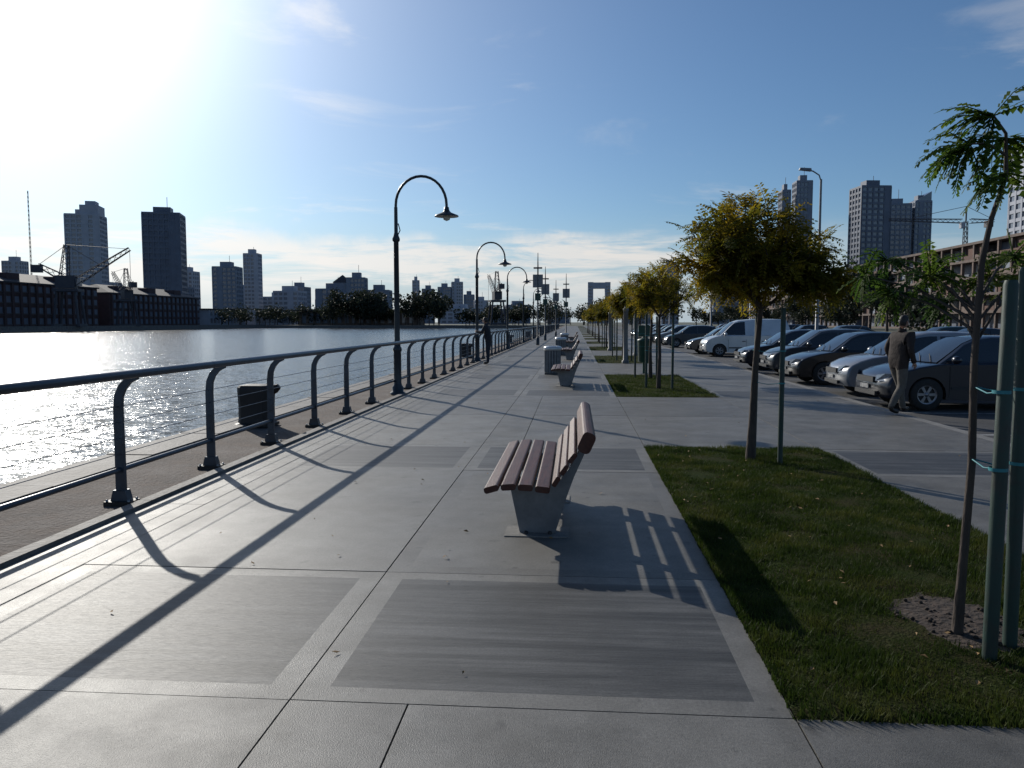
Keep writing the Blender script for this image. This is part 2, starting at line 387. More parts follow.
for i, (a, b) in enumerate(lawns):
    if b < 0:
        lawn(a, b, 60, 'lawn'); continue
    lawn(a, b, 9500 if i == 1 else (2200 if i == 2 else (300 if i < 5 else 20)), 'lawn', hgt=0.038 if i < 2 else .05)
sp = MB()
vs = [(2.02, 4.3, 0.03)]; fs = []
for k in range(28):
    t = 2 * PI * k / 28; r = 1 + R.uniform(-.16, .16)
    vs.append((2.02 + .3 * r * math.cos(t), 4.3 + .42 * r * math.sin(t), 0.014))
for k in range(28): fs.append((0, 1 + k, 1 + (k + 1) % 28))
sp.add(vs, fs, M_soil, True)
for k in range(90):
    t = R.uniform(0, 2 * PI); r = R.uniform(0, .29); x = 2.02 + r * math.cos(t); y_ = 4.3 + r * 1.3 * math.sin(t); s_ = R.uniform(.004, .017)
    sp.lathe([(0.001, -s_ * .5), (s_, 0), (s_ * .6, s_ * .7), (0.001, s_ * .8)], (x, y_, .022), 6, M_soil)
sp.obj('bare_soil')
fl = MB()
for k in range(190):
    if k < 110: x, y_, z = R.uniform(.95, 3.0), R.uniform(3.3, 10), .045
    else: x, y_, z = R.uniform(-3.4, 5), R.uniform(3, 18), .008
    a = R.uniform(0, 6.28); s_ = R.uniform(.010, .024)
    c, s2 = math.cos(a) * s_, math.sin(a) * s_
    fl.add([(x - c, y_ - s2, z), (x + s2 * .5, y_ - c * .5, z + R.uniform(0, .015)), (x + c, y_ + s2, z + R.uniform(0, .01)), (x - s2 * .5, y_ + c * .5, z + R.uniform(0, .012))], [(0, 1, 2, 3)], M_dead)
fl.obj('fallen_leaves')

# ------------------------------------------------------------------ parking lot
pk = MB()
pk.sheet(5.76, 24, -30, YEND, -0.13, M_asph)
yb = -8.3
while yb < 140:
    pk.sheet(5.95, 10.6, yb - .05, yb + .05, -0.126, M_white)
    pk.sheet(16.4, 21, yb - .05, yb + .05, -0.126, M_white)
    yb += 3.0
pk.obj('parking_lot')
vg = MB(); vg.box(24, 24.15, -30, YEND, -.14, 0, M_kerb); vg.sheet(24.15, 33, -30, YEND, -.01, M_lawn); vg.box(33, 33.15, -30, YEND, -.14, 0, M_kerb); vg.obj('verge')
rd = MB(); rd.sheet(33.15, 48, -100, 900, -.13, M_asph)
yb = -50
while yb < 500: rd.sheet(40.4, 40.55, yb, yb + 3, -.126, M_white); yb += 8
rd.obj('road')

# ------------------------------------------------------------------ railing
rl = MB()
LAMPY = [17.45 + 14.5 * i for i in range(12)]
post_y = [4.94] + [6.7 + 1.76 * i for i in range(110)] + [3.2, 1.45, -.3, -2.0, -3.7]
path = [(-4.0, 0.1), (-4.0, 0.5), (-4.0, .84), (-3.99, .95), (-3.955, 1.03), (-3.895, 1.095), (-3.82, 1.13)]
for py in post_y:
    if any(abs(py - l) < .6 for l in LAMPY): continue
    hw, ht = .042, .02
    vs = []
    for i, (x, z) in enumerate(path):
        a = path[max(i - 1, 0)]; b = path[min(i + 1, len(path) - 1)]
        d = Vector((b[0] - a[0], b[1] - a[1])).normalized(); n_ = Vector((d.y, -d.x))
        w_ = hw * (1 - .3 * i / (len(path) - 1))
        for sgn, yy_ in ((-1, -ht), (1, -ht), (1, ht), (-1, ht)):
            vs.append((x + n_.x * w_ * sgn, py + yy_, z + n_.y * w_ * sgn))
    fs = []
    for i in range(len(path) - 1):
        for k in range(4): fs.append((i * 4 + k, i * 4 + (k + 1) % 4, i * 4 + 4 + (k + 1) % 4, i * 4 + 4 + k))
    fs.append(tuple(range(len(vs) - 4, len(vs)))); rl.add(vs, fs, M_rail)
    rl.box(-4.12, -3.88, py - .09, py + .09, -0.015, 0.025, M_iron)
    rl.prism([(-4.08, .025), (-3.92, .025), (-3.945, .12), (-4.055, .12)], py - .045, py + .045, M_rail)
    for bx in (-4.1, -3.9):
        for by in (-.065, .065): rl.lathe([(.012, 0), (.012, .016), (.001, .018)], (bx, py + by, .025), 6, M_wire)
def bar(x, z, r, n, mat, step=7.04):
    yy_ = -6.0
    while yy_ < 195:
        rl.tube([(x, yy_, z), (x, yy_ + step - .006, z)], r, n, mat, cap=False); yy_ += step
bar(-3.79, 1.155, .038, 12, M_rail); bar(-4.0, .30, .024, 8, M_rail)
for z in (.44, .58, .72, .86): bar(-4.0, z, .004, 5, M_wire)
rl.obj('railing')

# ------------------------------------------------------------------ promenade lamps
lp = MB()
lp.lathe([(.17, 0), (.17, .04), (.13, .06), (.13, .16), (.10, .2), (.085, .25), (.085, .95), (.1, .97), (.1, 1.02), (.075, 1.06), (.062, 1.2), (.055, 3.35), (.08, 3.37), (.085, 3.42), (.06, 3.48), (.042, 3.55), (.038, 4.1)], (0, 0, 0), 16, M_lamp)
arc = [(0, 0, 4.08)] + [(.56 - .56 * math.cos(t), 0, 4.14 + .62 * math.sin(t)) for t in [PI * i / 16 for i in range(17)]] + [(1.12, 0, 4.06)]
lp.tube(arc, .03, 10, M_lamp)
lp.tube([(0, 0, 3.42), (.09, 0, 3.6), (.05, 0, 3.75)], .012, 6, M_lamp)
lp.lathe([(.03, 4.1), (.05, 4.09), (.06, 4.03), (.075, 4.0), (.11, 3.97), (.25, 3.915), (.262, 3.9), (.262, 3.885)], (1.12, 0, 0), 24, M_lamp)
lp.lathe([(.255, 3.888), (.1, 3.93), (.07, 3.92)], (1.12, 0, 0), 24, M_lampw)
lp.lathe([(.07, 3.93), (.085, 3.88), (.07, 3.82), (.001, 3.79)], (1.12, 0, 0), 16, M_lampw)
l0 = lp.obj('street_lamp', loc=(-3.92, LAMPY[0], 0))
for ly in LAMPY[1:] + [LAMPY[0] - 14.5]: dup(l0, 'street_lamp', (-3.92, ly, 0), R.uniform(-.05, .05))

# ------------------------------------------------------------------ bench
def rrect(w_, t_, r_, n=3):
    pts = []
    for cx_, cy_, a0 in ((w_ / 2 - r_, t_ / 2 - r_, 0), (-w_ / 2 + r_, t_ / 2 - r_, 90), (-w_ / 2 + r_, -t_ / 2 + r_, 180), (w_ / 2 - r_, -t_ / 2 + r_, 270)):
        for i in range(n + 1):
            t = math.radians(a0 + 90 * i / n); pts.append((cx_ + r_ * math.cos(t), cy_ + r_ * math.sin(t)))
    return pts
def slat(mb, x, z, w_, t_, ang, y0, y1):
    a = math.radians(ang); c, s_ = math.cos(a), math.sin(a)
    mb.prism([(x + px * c - pz * s_, z + px * s_ + pz * c) for px, pz in rrect(w_, t_, min(w_, t_) * .35)], y0 + R.uniform(0, .006), y1 - R.uniform(0, .006), M_wood)
def bench_parts():
    seat = MB(); back = MB(); sup = MB(); pad = MB()
    Ln = 2.15
    for x, z, a in ((-.58, .43, 16), (-.46, .447, 4), (-.34, .445, -3), (-.22, .432, -6)): slat(seat, x, z, .104, .045, a, 0, Ln)
    for i in range(3):
        t = i / 3.0
        slat(back, -.125 + .17 * t, .49 + .25 * t, .078, .034, 58 - 3 * i, 0, Ln)
    slat(back, .085, .765, .15, .095, 66, 0, Ln)
    for yc in (.5, 1.65):
        poly = [(-.41, .008), (-.14, .008), (-.05, .30), (.0, .44), (.11, .69), (.08, .715), (-.02, .53), (-.10, .42), (-.2, .405), (-.34, .418), (-.46, .42), (-.62, .40), (-.62, .375), (-.48, .34)]
        sup.prism(poly, yc - .045, yc + .045, M_cast)
        pad.box(-.52, -.04, yc - .15, yc + .15, -.002, .007, M_kerb)
        for dx in (-.36, -.18): sup.lathe([(.015, 0), (.015, .02), (.001, .024)], (dx, yc - .08, .007), 6, M_iron)
    return seat, back, sup, pad
se, ba, su, pa = bench_parts()
e0 = empty('park_bench', (0, 5.5, 0))
ch = [se.obj('seat_slats', e0), ba.obj('backrest_slats', e0), su.obj('supports', e0), pa.obj('base_pads', e0)]
for by in (19.5, 33.5, 47.5, 61.5):
    e = empty('park_bench', (0.05, by, 0))
    for c in ch:
        d = dup(c, c.name.split('.')[0], (0, 0, 0)); d.parent = e

# ------------------------------------------------------------------ mooring bollards (squat block type with horn)
bo = MB()
def ring(z, hx, hy, c=.25):
    return [(hx, -hy * (1 - c), z), (hx, hy * (1 - c), z), (hx * (1 - c), hy, z), (-hx * (1 - c), hy, z), (-hx, hy * (1 - c), z), (-hx, -hy * (1 - c), z), (-hx * (1 - c), -hy, z), (hx * (1 - c), -hy, z)]
lv = [(0, .28, .27), (.04, .28, .27), (.06, .235, .23), (.12, .225, .22), (.3, .225, .215), (.44, .23, .22), (.54, .235, .225), (.6, .235, .22), (.63, .21, .2), (.64, .1, .1)]
vs = [p_ for z, hx, hy in lv for p_ in ring(z, hx, hy)]
bo.add(vs, [(i * 8 + k, i * 8 + (k + 1) % 8, i * 8 + 8 + (k + 1) % 8, i * 8 + 8 + k) for i in range(len(lv) - 1) for k in range(8)] + [tuple(range(len(vs) - 8, len(vs)))], M_iron)
bo.tube([(.15, 0, .52), (.3, 0, .57), (.36, .0, .61)], [.09, .07, .045], 10, M_iron)
b0 = bo.obj('mooring_bollard', loc=(-4.92, 12.0, 0.0))
for by in (36, 60, 84): dup(b0, 'mooring_bollard', (-4.92, by, .0))

# ------------------------------------------------------------------ bins, signs, poles
bn = MB()
bn.box(-.24, .24, -.24, .24, 0, .06, M_conB)
for k in range(16):
    t = 2 * PI * k / 16; bn.box(.22 * math.cos(t) - .03, .22 * math.cos(t) + .03, .22 * math.sin(t) - .03, .22 * math.sin(t) + .03, .06, .74, M_cast)
bn.lathe([(.19, .06), (.19, .8)], (0, 0, 0), 20, M_trim)
bn.lathe([(.26, .74), (.28, .76), (.28, .84), (.2, .87), (.12, .87), (.12, .8)], (0, 0, 0), 24, P_white)
bn0 = bn.obj('litter_bin', loc=(-.68, 24.6, 0))
dup(bn0, 'litter_bin', (-.68, 38.6, 0)); dup(bn0, 'litter_bin', (-.68, 52.6, 0))
gb = MB()
gb.tube([(0, 0, 0), (0, 0, 1.25)], .04, 8, M_gren)
gb.lathe([(.16, .35), (.2, .4), (.22, 1.0), (.23, 1.02), (.23, 1.06), (.05, 1.12)], (0, -.22, 0), 18, M_gren)
gb.box(-.18, .18, -.03, .03, 1.15, 1.5, M_gren)
gb.obj('green_litter_bin', loc=(2.15, 25.2, 0))
cp = MB()
cp.lathe([(.14, 0), (.14, .1), (.09, .14), (.09, 2.0), (.11, 2.02), (.11, 2.12), (.02, 2.2)], (0, 0, 0), 14, M_conA)
c0 = cp.obj('light_column', loc=(1.95, 31.2, 0)); dup(c0, 'light_column', (1.95, 45, 0)); dup(c0, 'light_column', (2.9, 38.5, 0))
bp = MB()
bp.lathe([(.12, 0), (.12, .5), (.06, .55), (.05, 5.2), (.02, 6.4)], (0, 0, 0), 10, M_lamp)
bp.box(-.35, .35, -.04, .04, 4.0, 4.9, M_cast); bp.box(-.3, .3, -.12, .12, 5.3, 5.4, M_lamp); bp.box(-.2, .2, -.05, .05, 3.1, 3.6, M_gren)
bp0 = bp.obj('information_pole', loc=(-2.6, 56, 0))
dup(bp0, 'information_pole', (-2.6, 70, 0)); dup(bp0, 'information_pole', (-2.2, 92, 0)); dup(bp0, 'information_pole', (-.9, 80, 0))
pl = MB()
pl.lathe([(.14, 0), (.14, .5), (.09, .55), (.055, 8.9)], (0, 0, 0), 12, M_cast)
pl.tube([(0, 0, 8.8), (-.1, 0, 9.1), (-.4, 0, 9.3), (-.6, 0, 9.35)], .035, 8, M_cast)
pl.add([(-.5, -.14, 9.3), (-1.1, -.11, 9.37), (-1.1, .11, 9.37), (-.5, .14, 9.3), (-.52, -.1, 9.44), (-1.05, -.07, 9.48), (-1.05, .07, 9.48), (-.52, .1, 9.44)],
       [(3, 2, 1, 0), (4, 5, 6, 7), (0, 1, 5, 4), (1, 2, 6, 5), (2, 3, 7, 6), (3, 0, 4, 7)], M_cast)
pl0 = pl.obj('parking_light_pole', loc=(12.3, 42, -.13), rot=0)
for i in range(1, 5): dup(pl0, 'parking_light_pole', (12.3, 42 + 32 * i, -.13))

# ------------------------------------------------------------------ trees
def frond(mb, o, d, ln, mat, pairs=9, droop=.5, lw_=.2, ll_=.09):
    o = Vector(o); d = Vector(d).normalized()
    side = d.cross(Vector((0, 0, 1)))
    if side.length < .1: side = Vector((1, 0, 0))
    side.normalize(); side = (side + Vector((R.uniform(-.5, .5), R.uniform(-.5, .5), R.uniform(-.7, .7)))).normalized()
    p = o.copy(); vs = []; fs = []; st = ln / pairs; pts = [tuple(p)]
    for i in range(pairs):
        d = (d + Vector((0, 0, -droop * .16))).normalized(); p = p + d * st; pts.append(tuple(p))
        u = i / (pairs - 1); ll = ll_ * (1 - .55 * abs(u - .4)) * ln / .4
        for sg in (-1, 1):
            if R.random() < .08: continue
            ax = (side * sg + d * R.uniform(.2, .6) + Vector((0, 0, -.25 + R.uniform(-.35, .35)))).normalized()
            l2 = ll * R.uniform(.8, 1.15); lw = l2 * lw_
            a = p + ax * .004; b = p + ax * l2; mid = p + ax * l2 * .5
            wv = d * lw
            k = len(vs)
            vs += [tuple(a), tuple(mid + wv), tuple(b), tuple(mid - wv)]; fs.append((k, k + 1, k + 2, k + 3))
    mb.add(vs, fs, mat)
    mb.tube([pts[0], pts[len(pts) // 2], pts[-1]], [.004, .003, .0015], 3, mat, cap=False)

def small_tree(name, loc, tips, trunk, fork, mat, nfr=(15, 20), fl=(.2, .34), r0=.045):
    mb = MB()
    n = len(trunk)
    mb.tube(trunk, [r0 * (1.3 if i == 0 else 1 - .4 * i / (n - 1)) for i in range(n)], 10, M_bark)
    F = Vector(fork)
    groups = {}
    for t in tips:
        T = Vector(t); a = math.atan2(T.y - F.y, T.x - F.x); kx = int((a + PI) / (2 * PI) * 5)
        groups.setdefault(kx, []).append(T)
    for kx, ts in groups.items():
        c = sum(ts, Vector()) / len(ts)
        hub = F.lerp(c, .5) + Vector((R.uniform(-.05, .05), R.uniform(-.05, .05), -.03))
        mb.tube([F, F.lerp(hub, .5) + Vector((0, 0, -.02)), hub], [r0 * .6, r0 * .45, r0 * .35], 6, M_bark)
        for T in ts:
            m_ = hub.lerp(T, .5) + Vector((R.uniform(-.06, .06), R.uniform(-.06, .06), R.uniform(-.05, .03)))
            mb.tube([hub, m_, T], [r0 * .3, r0 * .19, r0 * .1], 5, M_bark)
            out_ = (T - F).normalized()
            for q_ in range(R.randint(*nfr)):
                t = R.random() ** .5
                o = m_.lerp(T, t) if R.random() < .88 else hub.lerp(m_, R.random())
                rd_ = Vector((R.gauss(0, 1), R.gauss(0, 1), R.gauss(0, .8))).normalized()
                frond(mb, o, out_ * .35 + rd_ * 1.0 + Vector((0, 0, .15)), R.uniform(*fl), mat, R.randint(7, 10), R.uniform(.2, .8), .24, .1)
    return mb.obj(name, loc=loc)
def crown_tips(n, c, rx, ry, rz, seed):
    r = random.Random(seed); out_ = []
    while len(out_) < n:
        v = Vector((r.uniform(-1, 1), r.uniform(-1, 1), r.uniform(-1, 1)))
        if .3 < v.length < 1: out_.append((c[0] + v.x * rx, c[1] + v.y * ry, c[2] + v.z * rz))
    return out_
t1 = crown_tips(84, (-.10, 0, 2.40), .86, .80, .52, 3) + crown_tips(22, (.72, 0, 2.25), .38, .34, .40, 4) + [(-.12, 0, 3.0), (.02, .1, 2.98), (-.22, .1, 2.95), (.1, -.1, 2.9), (-.55, 0, 1.95), (-.6, .1, 2.2), (-.75, -.1, 2.15)]
tr1 = small_tree('staked_tree', (2.02, 9.3, 0), t1, [(0, 0, 0), (.015, 0, .5), (.03, 0, 1.0), (.06, 0, 1.5), (.08, 0, 1.78)], (.08, 0, 1.75), M_leaf)
tB = crown_tips(60, (0, 0, 2.38), .88, .82, .55, 8)
trB = small_tree('staked_tree', (2.0, 19.3, 0), tB, [(0, 0, 0), (.02, 0, .8), (.0, .02, 1.5), (0, 0, 1.75)], (0, 0, 1.72), M_leaf, nfr=(10, 14))
for i, (x, y_) in enumerate([(2.0, 22.9), (2.0, 33.0), (2.0, 36.8), (2.0, 47), (2.0, 51), (2, 61), (2, 65), (2, 75), (2, 79), (2, 90), (2, 96), (2, 104), (2, 112), (2, 118), (2, 126)]):
    dup(tr1 if i % 2 else trB, 'staked_tree', (x + R.uniform(-.2, .2), y_, 0), R.uniform(0, 6.28), R.uniform(.92, 1.1))
# near right sapling
mbt = MB()
trunk = [(1.95, 4.13, 0), (1.965, 4.13, .4), (1.985, 4.13, .9), (1.975, 4.13, 1.4), (1.99, 4.13, 1.9), (2.02, 4.12, 2.1), (2.07, 4.1, 2.3), (2.05, 4.08, 2.5), (1.98, 4.06, 2.58)]
mbt.tube(trunk, [.03, .022, .02, .018, .016, .013, .011, .008, .005], 8, M_bark)
mbt.tube([(2.06, 4.09, 2.4), (1.95, 4.05, 2.45), (1.86, 4.02, 2.44)], [.008, .006, .003], 5, M_bark)
def clump(o, n, fl, dirs, dr=(.4, 1.0)):
    for i in range(n):
        d = Vector(R.choice(dirs)) + Vector((R.gauss(0, .35), R.gauss(0, .45), R.gauss(0, .3)))
        frond(mbt, o, d, R.uniform(*fl), M_leafg, R.randint(11, 14), R.uniform(*dr), .27, .09)
clump((1.98, 4.06, 2.58), 14, (.2, .3), [(-1, 0, .35), (-.9, .3, .1), (.6, .2, .5), (-.5, 0, -.3)])
clump((1.86, 4.02, 2.44), 14, (.18, .28), [(-1, 0, 0), (-.9, .2, .4), (-.4, .1, -.3), (-1, .4, -.2)], (.5, 1.2))
clump((2.05, 4.08, 2.48), 14, (.22, .32), [(-1, 0, 0), (-.9, .2, .3), (1, .1, .3), (.8, .4, -.2)], (.5, 1.2))
clump((2.07, 4.1, 2.32), 10, (.18, .28), [(-1, .2, .2), (.8, .1, .2), (.3, 0, .7)])
for (bx, by, bz, n_, br) in ((1.82, 4.3, 1.84, 16, 1.6), (1.72, 4.5, 1.76, 14, 1.55), (1.92, 4.5, 1.90, 14, 1.65), (1.60, 4.6, 1.86, 14, 1.6), (1.75, 4.7, 1.95, 14, 1.65), (2.14, 4.35, 1.84, 16, 1.62), (2.3, 4.45, 1.95, 14, 1.7), (2.25, 4.3, 1.76, 12, 1.5), (2.05, 4.6, 1.72, 12, 1.5), (2.4, 4.5, 1.84, 12, 1.6)):
    mbt.tube([(1.98, 4.13, br), ((1.98 + bx) / 2, (4.13 + by) / 2, br + (bz - br) * .65), (bx, by, bz)], [.009, .007, .004], 5, M_bark)
    sg = 1 if bx > 2 else -1
    clump((bx, by, bz), n_, (.13, .22), [(sg, .2, .2), (-sg * .5, .5, .2), (sg * .4, 0, -.2), (0, -.3, .4), (-sg, -.2, 0)], (.2, .8))
mbt.obj('sapling')
def stakes(pts, ht, tieto, name='tree_stake', r_=.033):
    mb = MB()
    for (x, y_), h in zip(pts, ht):
        lx = R.uniform(-.02, .02)
        mb.tube([(x, y_, -.02), (x + lx * .5, y_, h * .5), (x + lx, y_, h - .02), (x + lx, y_, h)], [r_, r_ * 1.02, r_ * .97, r_ * .8], 10, M_stake)
    for z in (.92, 1.28):
        for (x, y_), h in zip(pts, ht):
            if z > h: continue
            mb.lathe([(r_ + .008, -.008), (r_ + .008, .008)], (x, y_, z), 10, M_tie)
            mb.tube([(x, y_, z), ((x + tieto[0]) / 2, (y_ + tieto[1]) / 2, z - .02), (tieto[0], tieto[1], z)], .004, 5, M_tie)
    return mb.obj(name)
stakes([(1.96, 3.83), (2.14, 4.0)], [1.79, 1.86], (1.98, 4.13))
stakes([(2.3, 9.08), (2.1, 9.5)], [1.76, 1.8], (2.04, 9.3), r_=.028)
for y_ in (19.3, 22.9, 33, 36.8, 47, 51): stakes([(2.3, y_ - .2), (1.72, y_ + .15)], [1.75, 1.8], (2.0, y_), r_=.03)

# ------------------------------------------------------------------ cars
def arch(cx_, cz, r_, zb, n=12):
    a0 = math.asin((zb - cz) / r_)
    return [(cx_ + r_ * math.cos(a0 + (PI - 2 * a0) * i / n), cz + r_ * math.sin(a0 + (PI - 2 * a0) * i / n)) for i in range(n + 1)]
KINDS = {
 'sedan': dict(L=4.4, W=.86, top=[(.06, .24), (.0, .36), (.0, .5), (.04, .6), (.12, .68), (.35, .77), (.7, .85), (1.1, .915), (2.2, .93), (3.4, .96), (3.85, .985), (4.2, .97), (4.34, .9), (4.39, .7), (4.4, .5), (4.33, .32), (4.25, .24)],
      gh=[(1.02, .9), (1.3, 1.1), (1.62, 1.3), (1.85, 1.39), (2.15, 1.435), (2.6, 1.44), (2.95, 1.405), (3.25, 1.3), (3.55, 1.14), (3.85, .97)], wf=.86, wr=3.55, fs=(0, 3), rs=(7, 9), pil=2.45),
 'hatch': dict(L=3.95, W=.84, top=[(.06, .24), (.0, .36), (.0, .52), (.04, .64), (.12, .72), (.35, .82), (.65, .9), (1.0, .95), (2.2, .96), (3.3, 1.0), (3.8, 1.0), (3.9, .9), (3.95, .7), (3.95, .5), (3.9, .32), (3.82, .24)],
      gh=[(.9, .93), (1.15, 1.12), (1.45, 1.32), (1.68, 1.43), (2.0, 1.48), (2.6, 1.49), (3.1, 1.46), (3.4, 1.4), (3.62, 1.22), (3.82, .99)], wf=.78, wr=3.25, fs=(0, 3), rs=(7, 9), pil=2.2),
 'van': dict(L=4.4, W=.9, top=[(.06, .26), (.0, .4), (.0, .58), (.03, .72), (.12, .82), (.35, .93), (.6, 1.0), (.9, 1.06), (2.2, 1.08), (3.6, 1.08), (4.25, 1.08), (4.36, 1.0), (4.4, .7), (4.4, .5), (4.36, .32), (4.3, .26)],
      gh=[(.75, 1.03), (1.0, 1.25), (1.25, 1.5), (1.5, 1.72), (1.8, 1.8), (2.6, 1.86), (3.6, 1.86), (4.15, 1.82), (4.28, 1.5), (4.34, 1.07)], wf=.8, wr=3.6, fs=(0, 3), rs=(7, 9), pil=2.1),
}
def build_car(kind, col):
    K = KINDS[kind]; Lc, W = K['L'], K['W']; mb = MB(); zb = .22
    top = K['top']; bot = [(Lc - .35, zb)] + arch(K['wr'], .31, .36, zb) + [((K['wf'] + K['wr']) / 2, zb - .02)] + arch(K['wf'], .31, .36, zb) + [(.3, zb)]
    full = top + bot; nt_ = len(top); n = len(full)
    st = [(-1.0, .035), (-.985, .012), (-.94, .0), (-.6, 0), (0, 0), (.6, 0), (.94, 0), (.985, .012), (1.0, .035)]
    vs = []
    for yf, sh in st:
        for i, (x, z) in enumerate(full):
            xx, zz = x, z
            if i < nt_:
                xx = x + (Lc / 2 - x) * sh * .5; zz = z + (.5 - z) * sh * (1.6 if z > .5 else .4)
                bul = .13 * abs(yf) ** 2.5
                if x < .8: xx += bul * (1 - x / .8)
                if x > Lc - .5: xx -= bul * .8 * (1 - (Lc - x) / .5)
                if z > .75: zz += .02 * (1 - yf * yf)
            vs.append((xx, yf * W, zz))
    ftop, fbot = [], []
    for s_ in range(len(st) - 1):
        for i in range(n):
            j = (i + 1) % n
            fc = (s_ * n + i, s_ * n + j, (s_ + 1) * n + j, (s_ + 1) * n + i)
            (ftop if i < nt_ - 1 else fbot).append(fc)
    mb.add(vs, ftop, col, True); mb.add(vs, fbot, M_trim)
    mb.add(vs, [tuple(range(n)), tuple(range((len(st) - 1) * n + n - 1, (len(st) - 1) * n - 1, -1))], col)
    gh = K['gh']; m_ = len(gh); zB = gh[0][1]
    def yw(z, ex=0): return W * .93 - (z - zB) * .36 + ex
    vs = []; fr = [-1, -.93, -.5, 0, .5, .93, 1]
    zt = max(z for _, z in gh)
    for f_ in fr:
        for x, z in gh:
            zz = z + (0.03 * (1 - f_ * f_) if z > zt - .12 else 0) - (.02 if abs(f_) == 1 and z > zB + .1 else 0)
            vs.append((x + (.06 * abs(f_) ** 2 if x < 1.6 else (-.05 * f_ * f_ if x > Lc - 1 else 0)), yw(z) * f_, zz))
    fs = []
    for s_ in range(len(fr) - 1):
        for i in range(m_ - 1): fs.append((s_ * m_ + i, s_ * m_ + i + 1, (s_ + 1) * m_ + i + 1, (s_ + 1) * m_ + i))
    mb.add(vs, fs, col, True)
    mb.add(vs, [tuple(range(m_)), tuple(range((len(fr) - 1) * m_ + m_ - 1, (len(fr) - 1) * m_ - 1, -1))], col)
    def screen(i0, i1):
        vs = []; ids = list(range(i0, i1 + 1))
        for f_ in (-.86, -.45, 0, .45, .86):
            for k_, i in enumerate(ids):
                x, z = gh[i]
                x2, z2 = gh[ids[min(k_ + 1, len(ids) - 1)]]; x0_, z0_ = gh[ids[max(k_ - 1, 0)]]
                nx, nz = -(z2 - z0_), (x2 - x0_); ln = math.hypot(nx, nz); nx /= ln; nz /= ln
                zz = z + (0.03 * (1 - f_ * f_) if z > zt - .12 else 0)
                if k_ == 0: zz += .03; x += .03 if i0 == 0 else 0
                vs.append((x + (.06 * f_ ** 2 if x < 1.6 else (-.05 * f_ * f_ if x > Lc - 1 else 0)) + nx * .012, yw(z) * f_, zz + nz * .012))
        k2 = len(ids)
        mb.add(vs, [(a * k2 + b, a * k2 + b + 1, (a + 1) * k2 + b + 1, (a + 1) * k2 + b) for a in range(4) for b in range(k2 - 1)], M_glassd, True)
    screen(*K['fs']); screen(*K['rs'])
    def topz(x):
        for (xa, za), (xb, zb_) in zip(gh, gh[1:]):
            if xa <= x <= xb: return za + (zb_ - za) * (x - xa) / (xb - xa)
        return zB
    x0_, x1_ = gh[0][0] + .22, gh[-1][0] - .25
    pil = K['pil']
    segs = [(x0_, pil - .04), (pil + .04, min(pil + 1.0, x1_)), (min(pil + 1.06, x1_ - .01), x1_)]
    if kind == 'van': segs = segs[:1]
    for a, b in segs:
        if b - a < .12: continue
        nn = 8; xs = [a + (b - a) * i / nn for i in range(nn + 1)]
        for sg in (-1, 1):
            vs = []
            for x in xs:
                zl = zB + .06; zh = max(topz(x) - .075, zl + .002); zh = min(zh, zt - .09)
                vs += [(x, sg * (yw(zl) + .006), zl), (x, sg * (yw(zh) + .006), zh)]
            fs = [(2 * i, 2 * i + 2, 2 * i + 3, 2 * i + 1) for i in range(nn)]
            if sg > 0: fs = [f_[::-1] for f_ in fs]
            mb.add(vs, fs, M_glassd)
    for sg in (-1, 1):
        ys = sg * (W + .003); ya, yb_ = sorted((ys, ys + sg * .006))
        mb.box(K['wf'] + .45, K['wr'] - .42, ya, yb_, .42, .48, M_trim)
        for xx in (K['wf'] + .42, pil, min(pil + 1.0, K['wr'] - .36)): mb.box(xx - .006, xx + .006, ya, yb_, .28, .86, M_trim)
        for xx in (pil - .2, pil + .75): mb.box(xx, xx + .16, min(sg * W, sg * (W + .03)), max(sg * W, sg * (W + .03)), .76, .79, M_trim)
        mb.lathe([(.001, -.1), (.06, -.09), (.085, 0), (.06, .09), (.001, .1)], (gh[0][0] + .32, sg * (W + .1), zB + .1), 10, col, axis='y')
        mb.add([(.03 + .13, sg * W * .97, .57), (.01, sg * W * .55, .56), (.03, sg * W * .55, .68), (.12, sg * W * .8, .72), (.26, sg * W * .985, .71)], [(0, 1, 2, 3, 4) if sg < 0 else (4, 3, 2, 1, 0)], M_head)
        mb.box(Lc - .1, Lc + .005, min(sg * W * .62, sg * W * .9), max(sg * W * .62, sg * W * .9), .68, .86, M_tail)
        for wx in (K['wf'], K['wr']):
            yc = sg * (W - .10)
            mb.lathe([(.19, -.1), (.29, -.1), (.315, -.07), (.32, 0), (.315, .07), (.29, .1), (.19, .1)], (wx, yc, .32), 28, M_tyre, axis='y')
            yo = yc + sg * .07
            mb.lathe([(.001, 0), (.19, 0)], (wx, yo - sg * .03, .32), 24, M_trim, axis='y')
            mb.lathe([(.165, 0), (.2, .0), (.2, sg * .03)], (wx, yo, .32), 24, M_rim, axis='y')
            mb.lathe([(.001, sg * .012), (.045, sg * .01), (.05, -sg * .02)], (wx, yo, .32), 12, M_rim, axis='y')
            for k_ in range(6):
                t = 2 * PI * k_ / 6; c, s_ = math.cos(t), math.sin(t)
                mb.add([(wx + c * .03 - s_ * .022, yo, .32 + s_ * .03 + c * .022), (wx + c * .03 + s_ * .022, yo, .32 + s_ * .03 - c * .022),
                        (wx + c * .17 + s_ * .03, yo, .32 + s_ * .17 - c * .03), (wx + c * .17 - s_ * .03, yo, .32 + s_ * .17 + c * .03)], [(0, 1, 2, 3)], M_rim)
    mb.box(-.012, .05, -W * .48, W * .48, .53, .64, M_trim); mb.box(-.01, .05, -W * .6, W * .6, .28, .36, M_trim)
    mb.box(-.02, .0, -.2, .2, .40, .48, M_plate)
    mb.box(Lc - .0, Lc + .015, -.22, .22, .55, .65, M_plate)
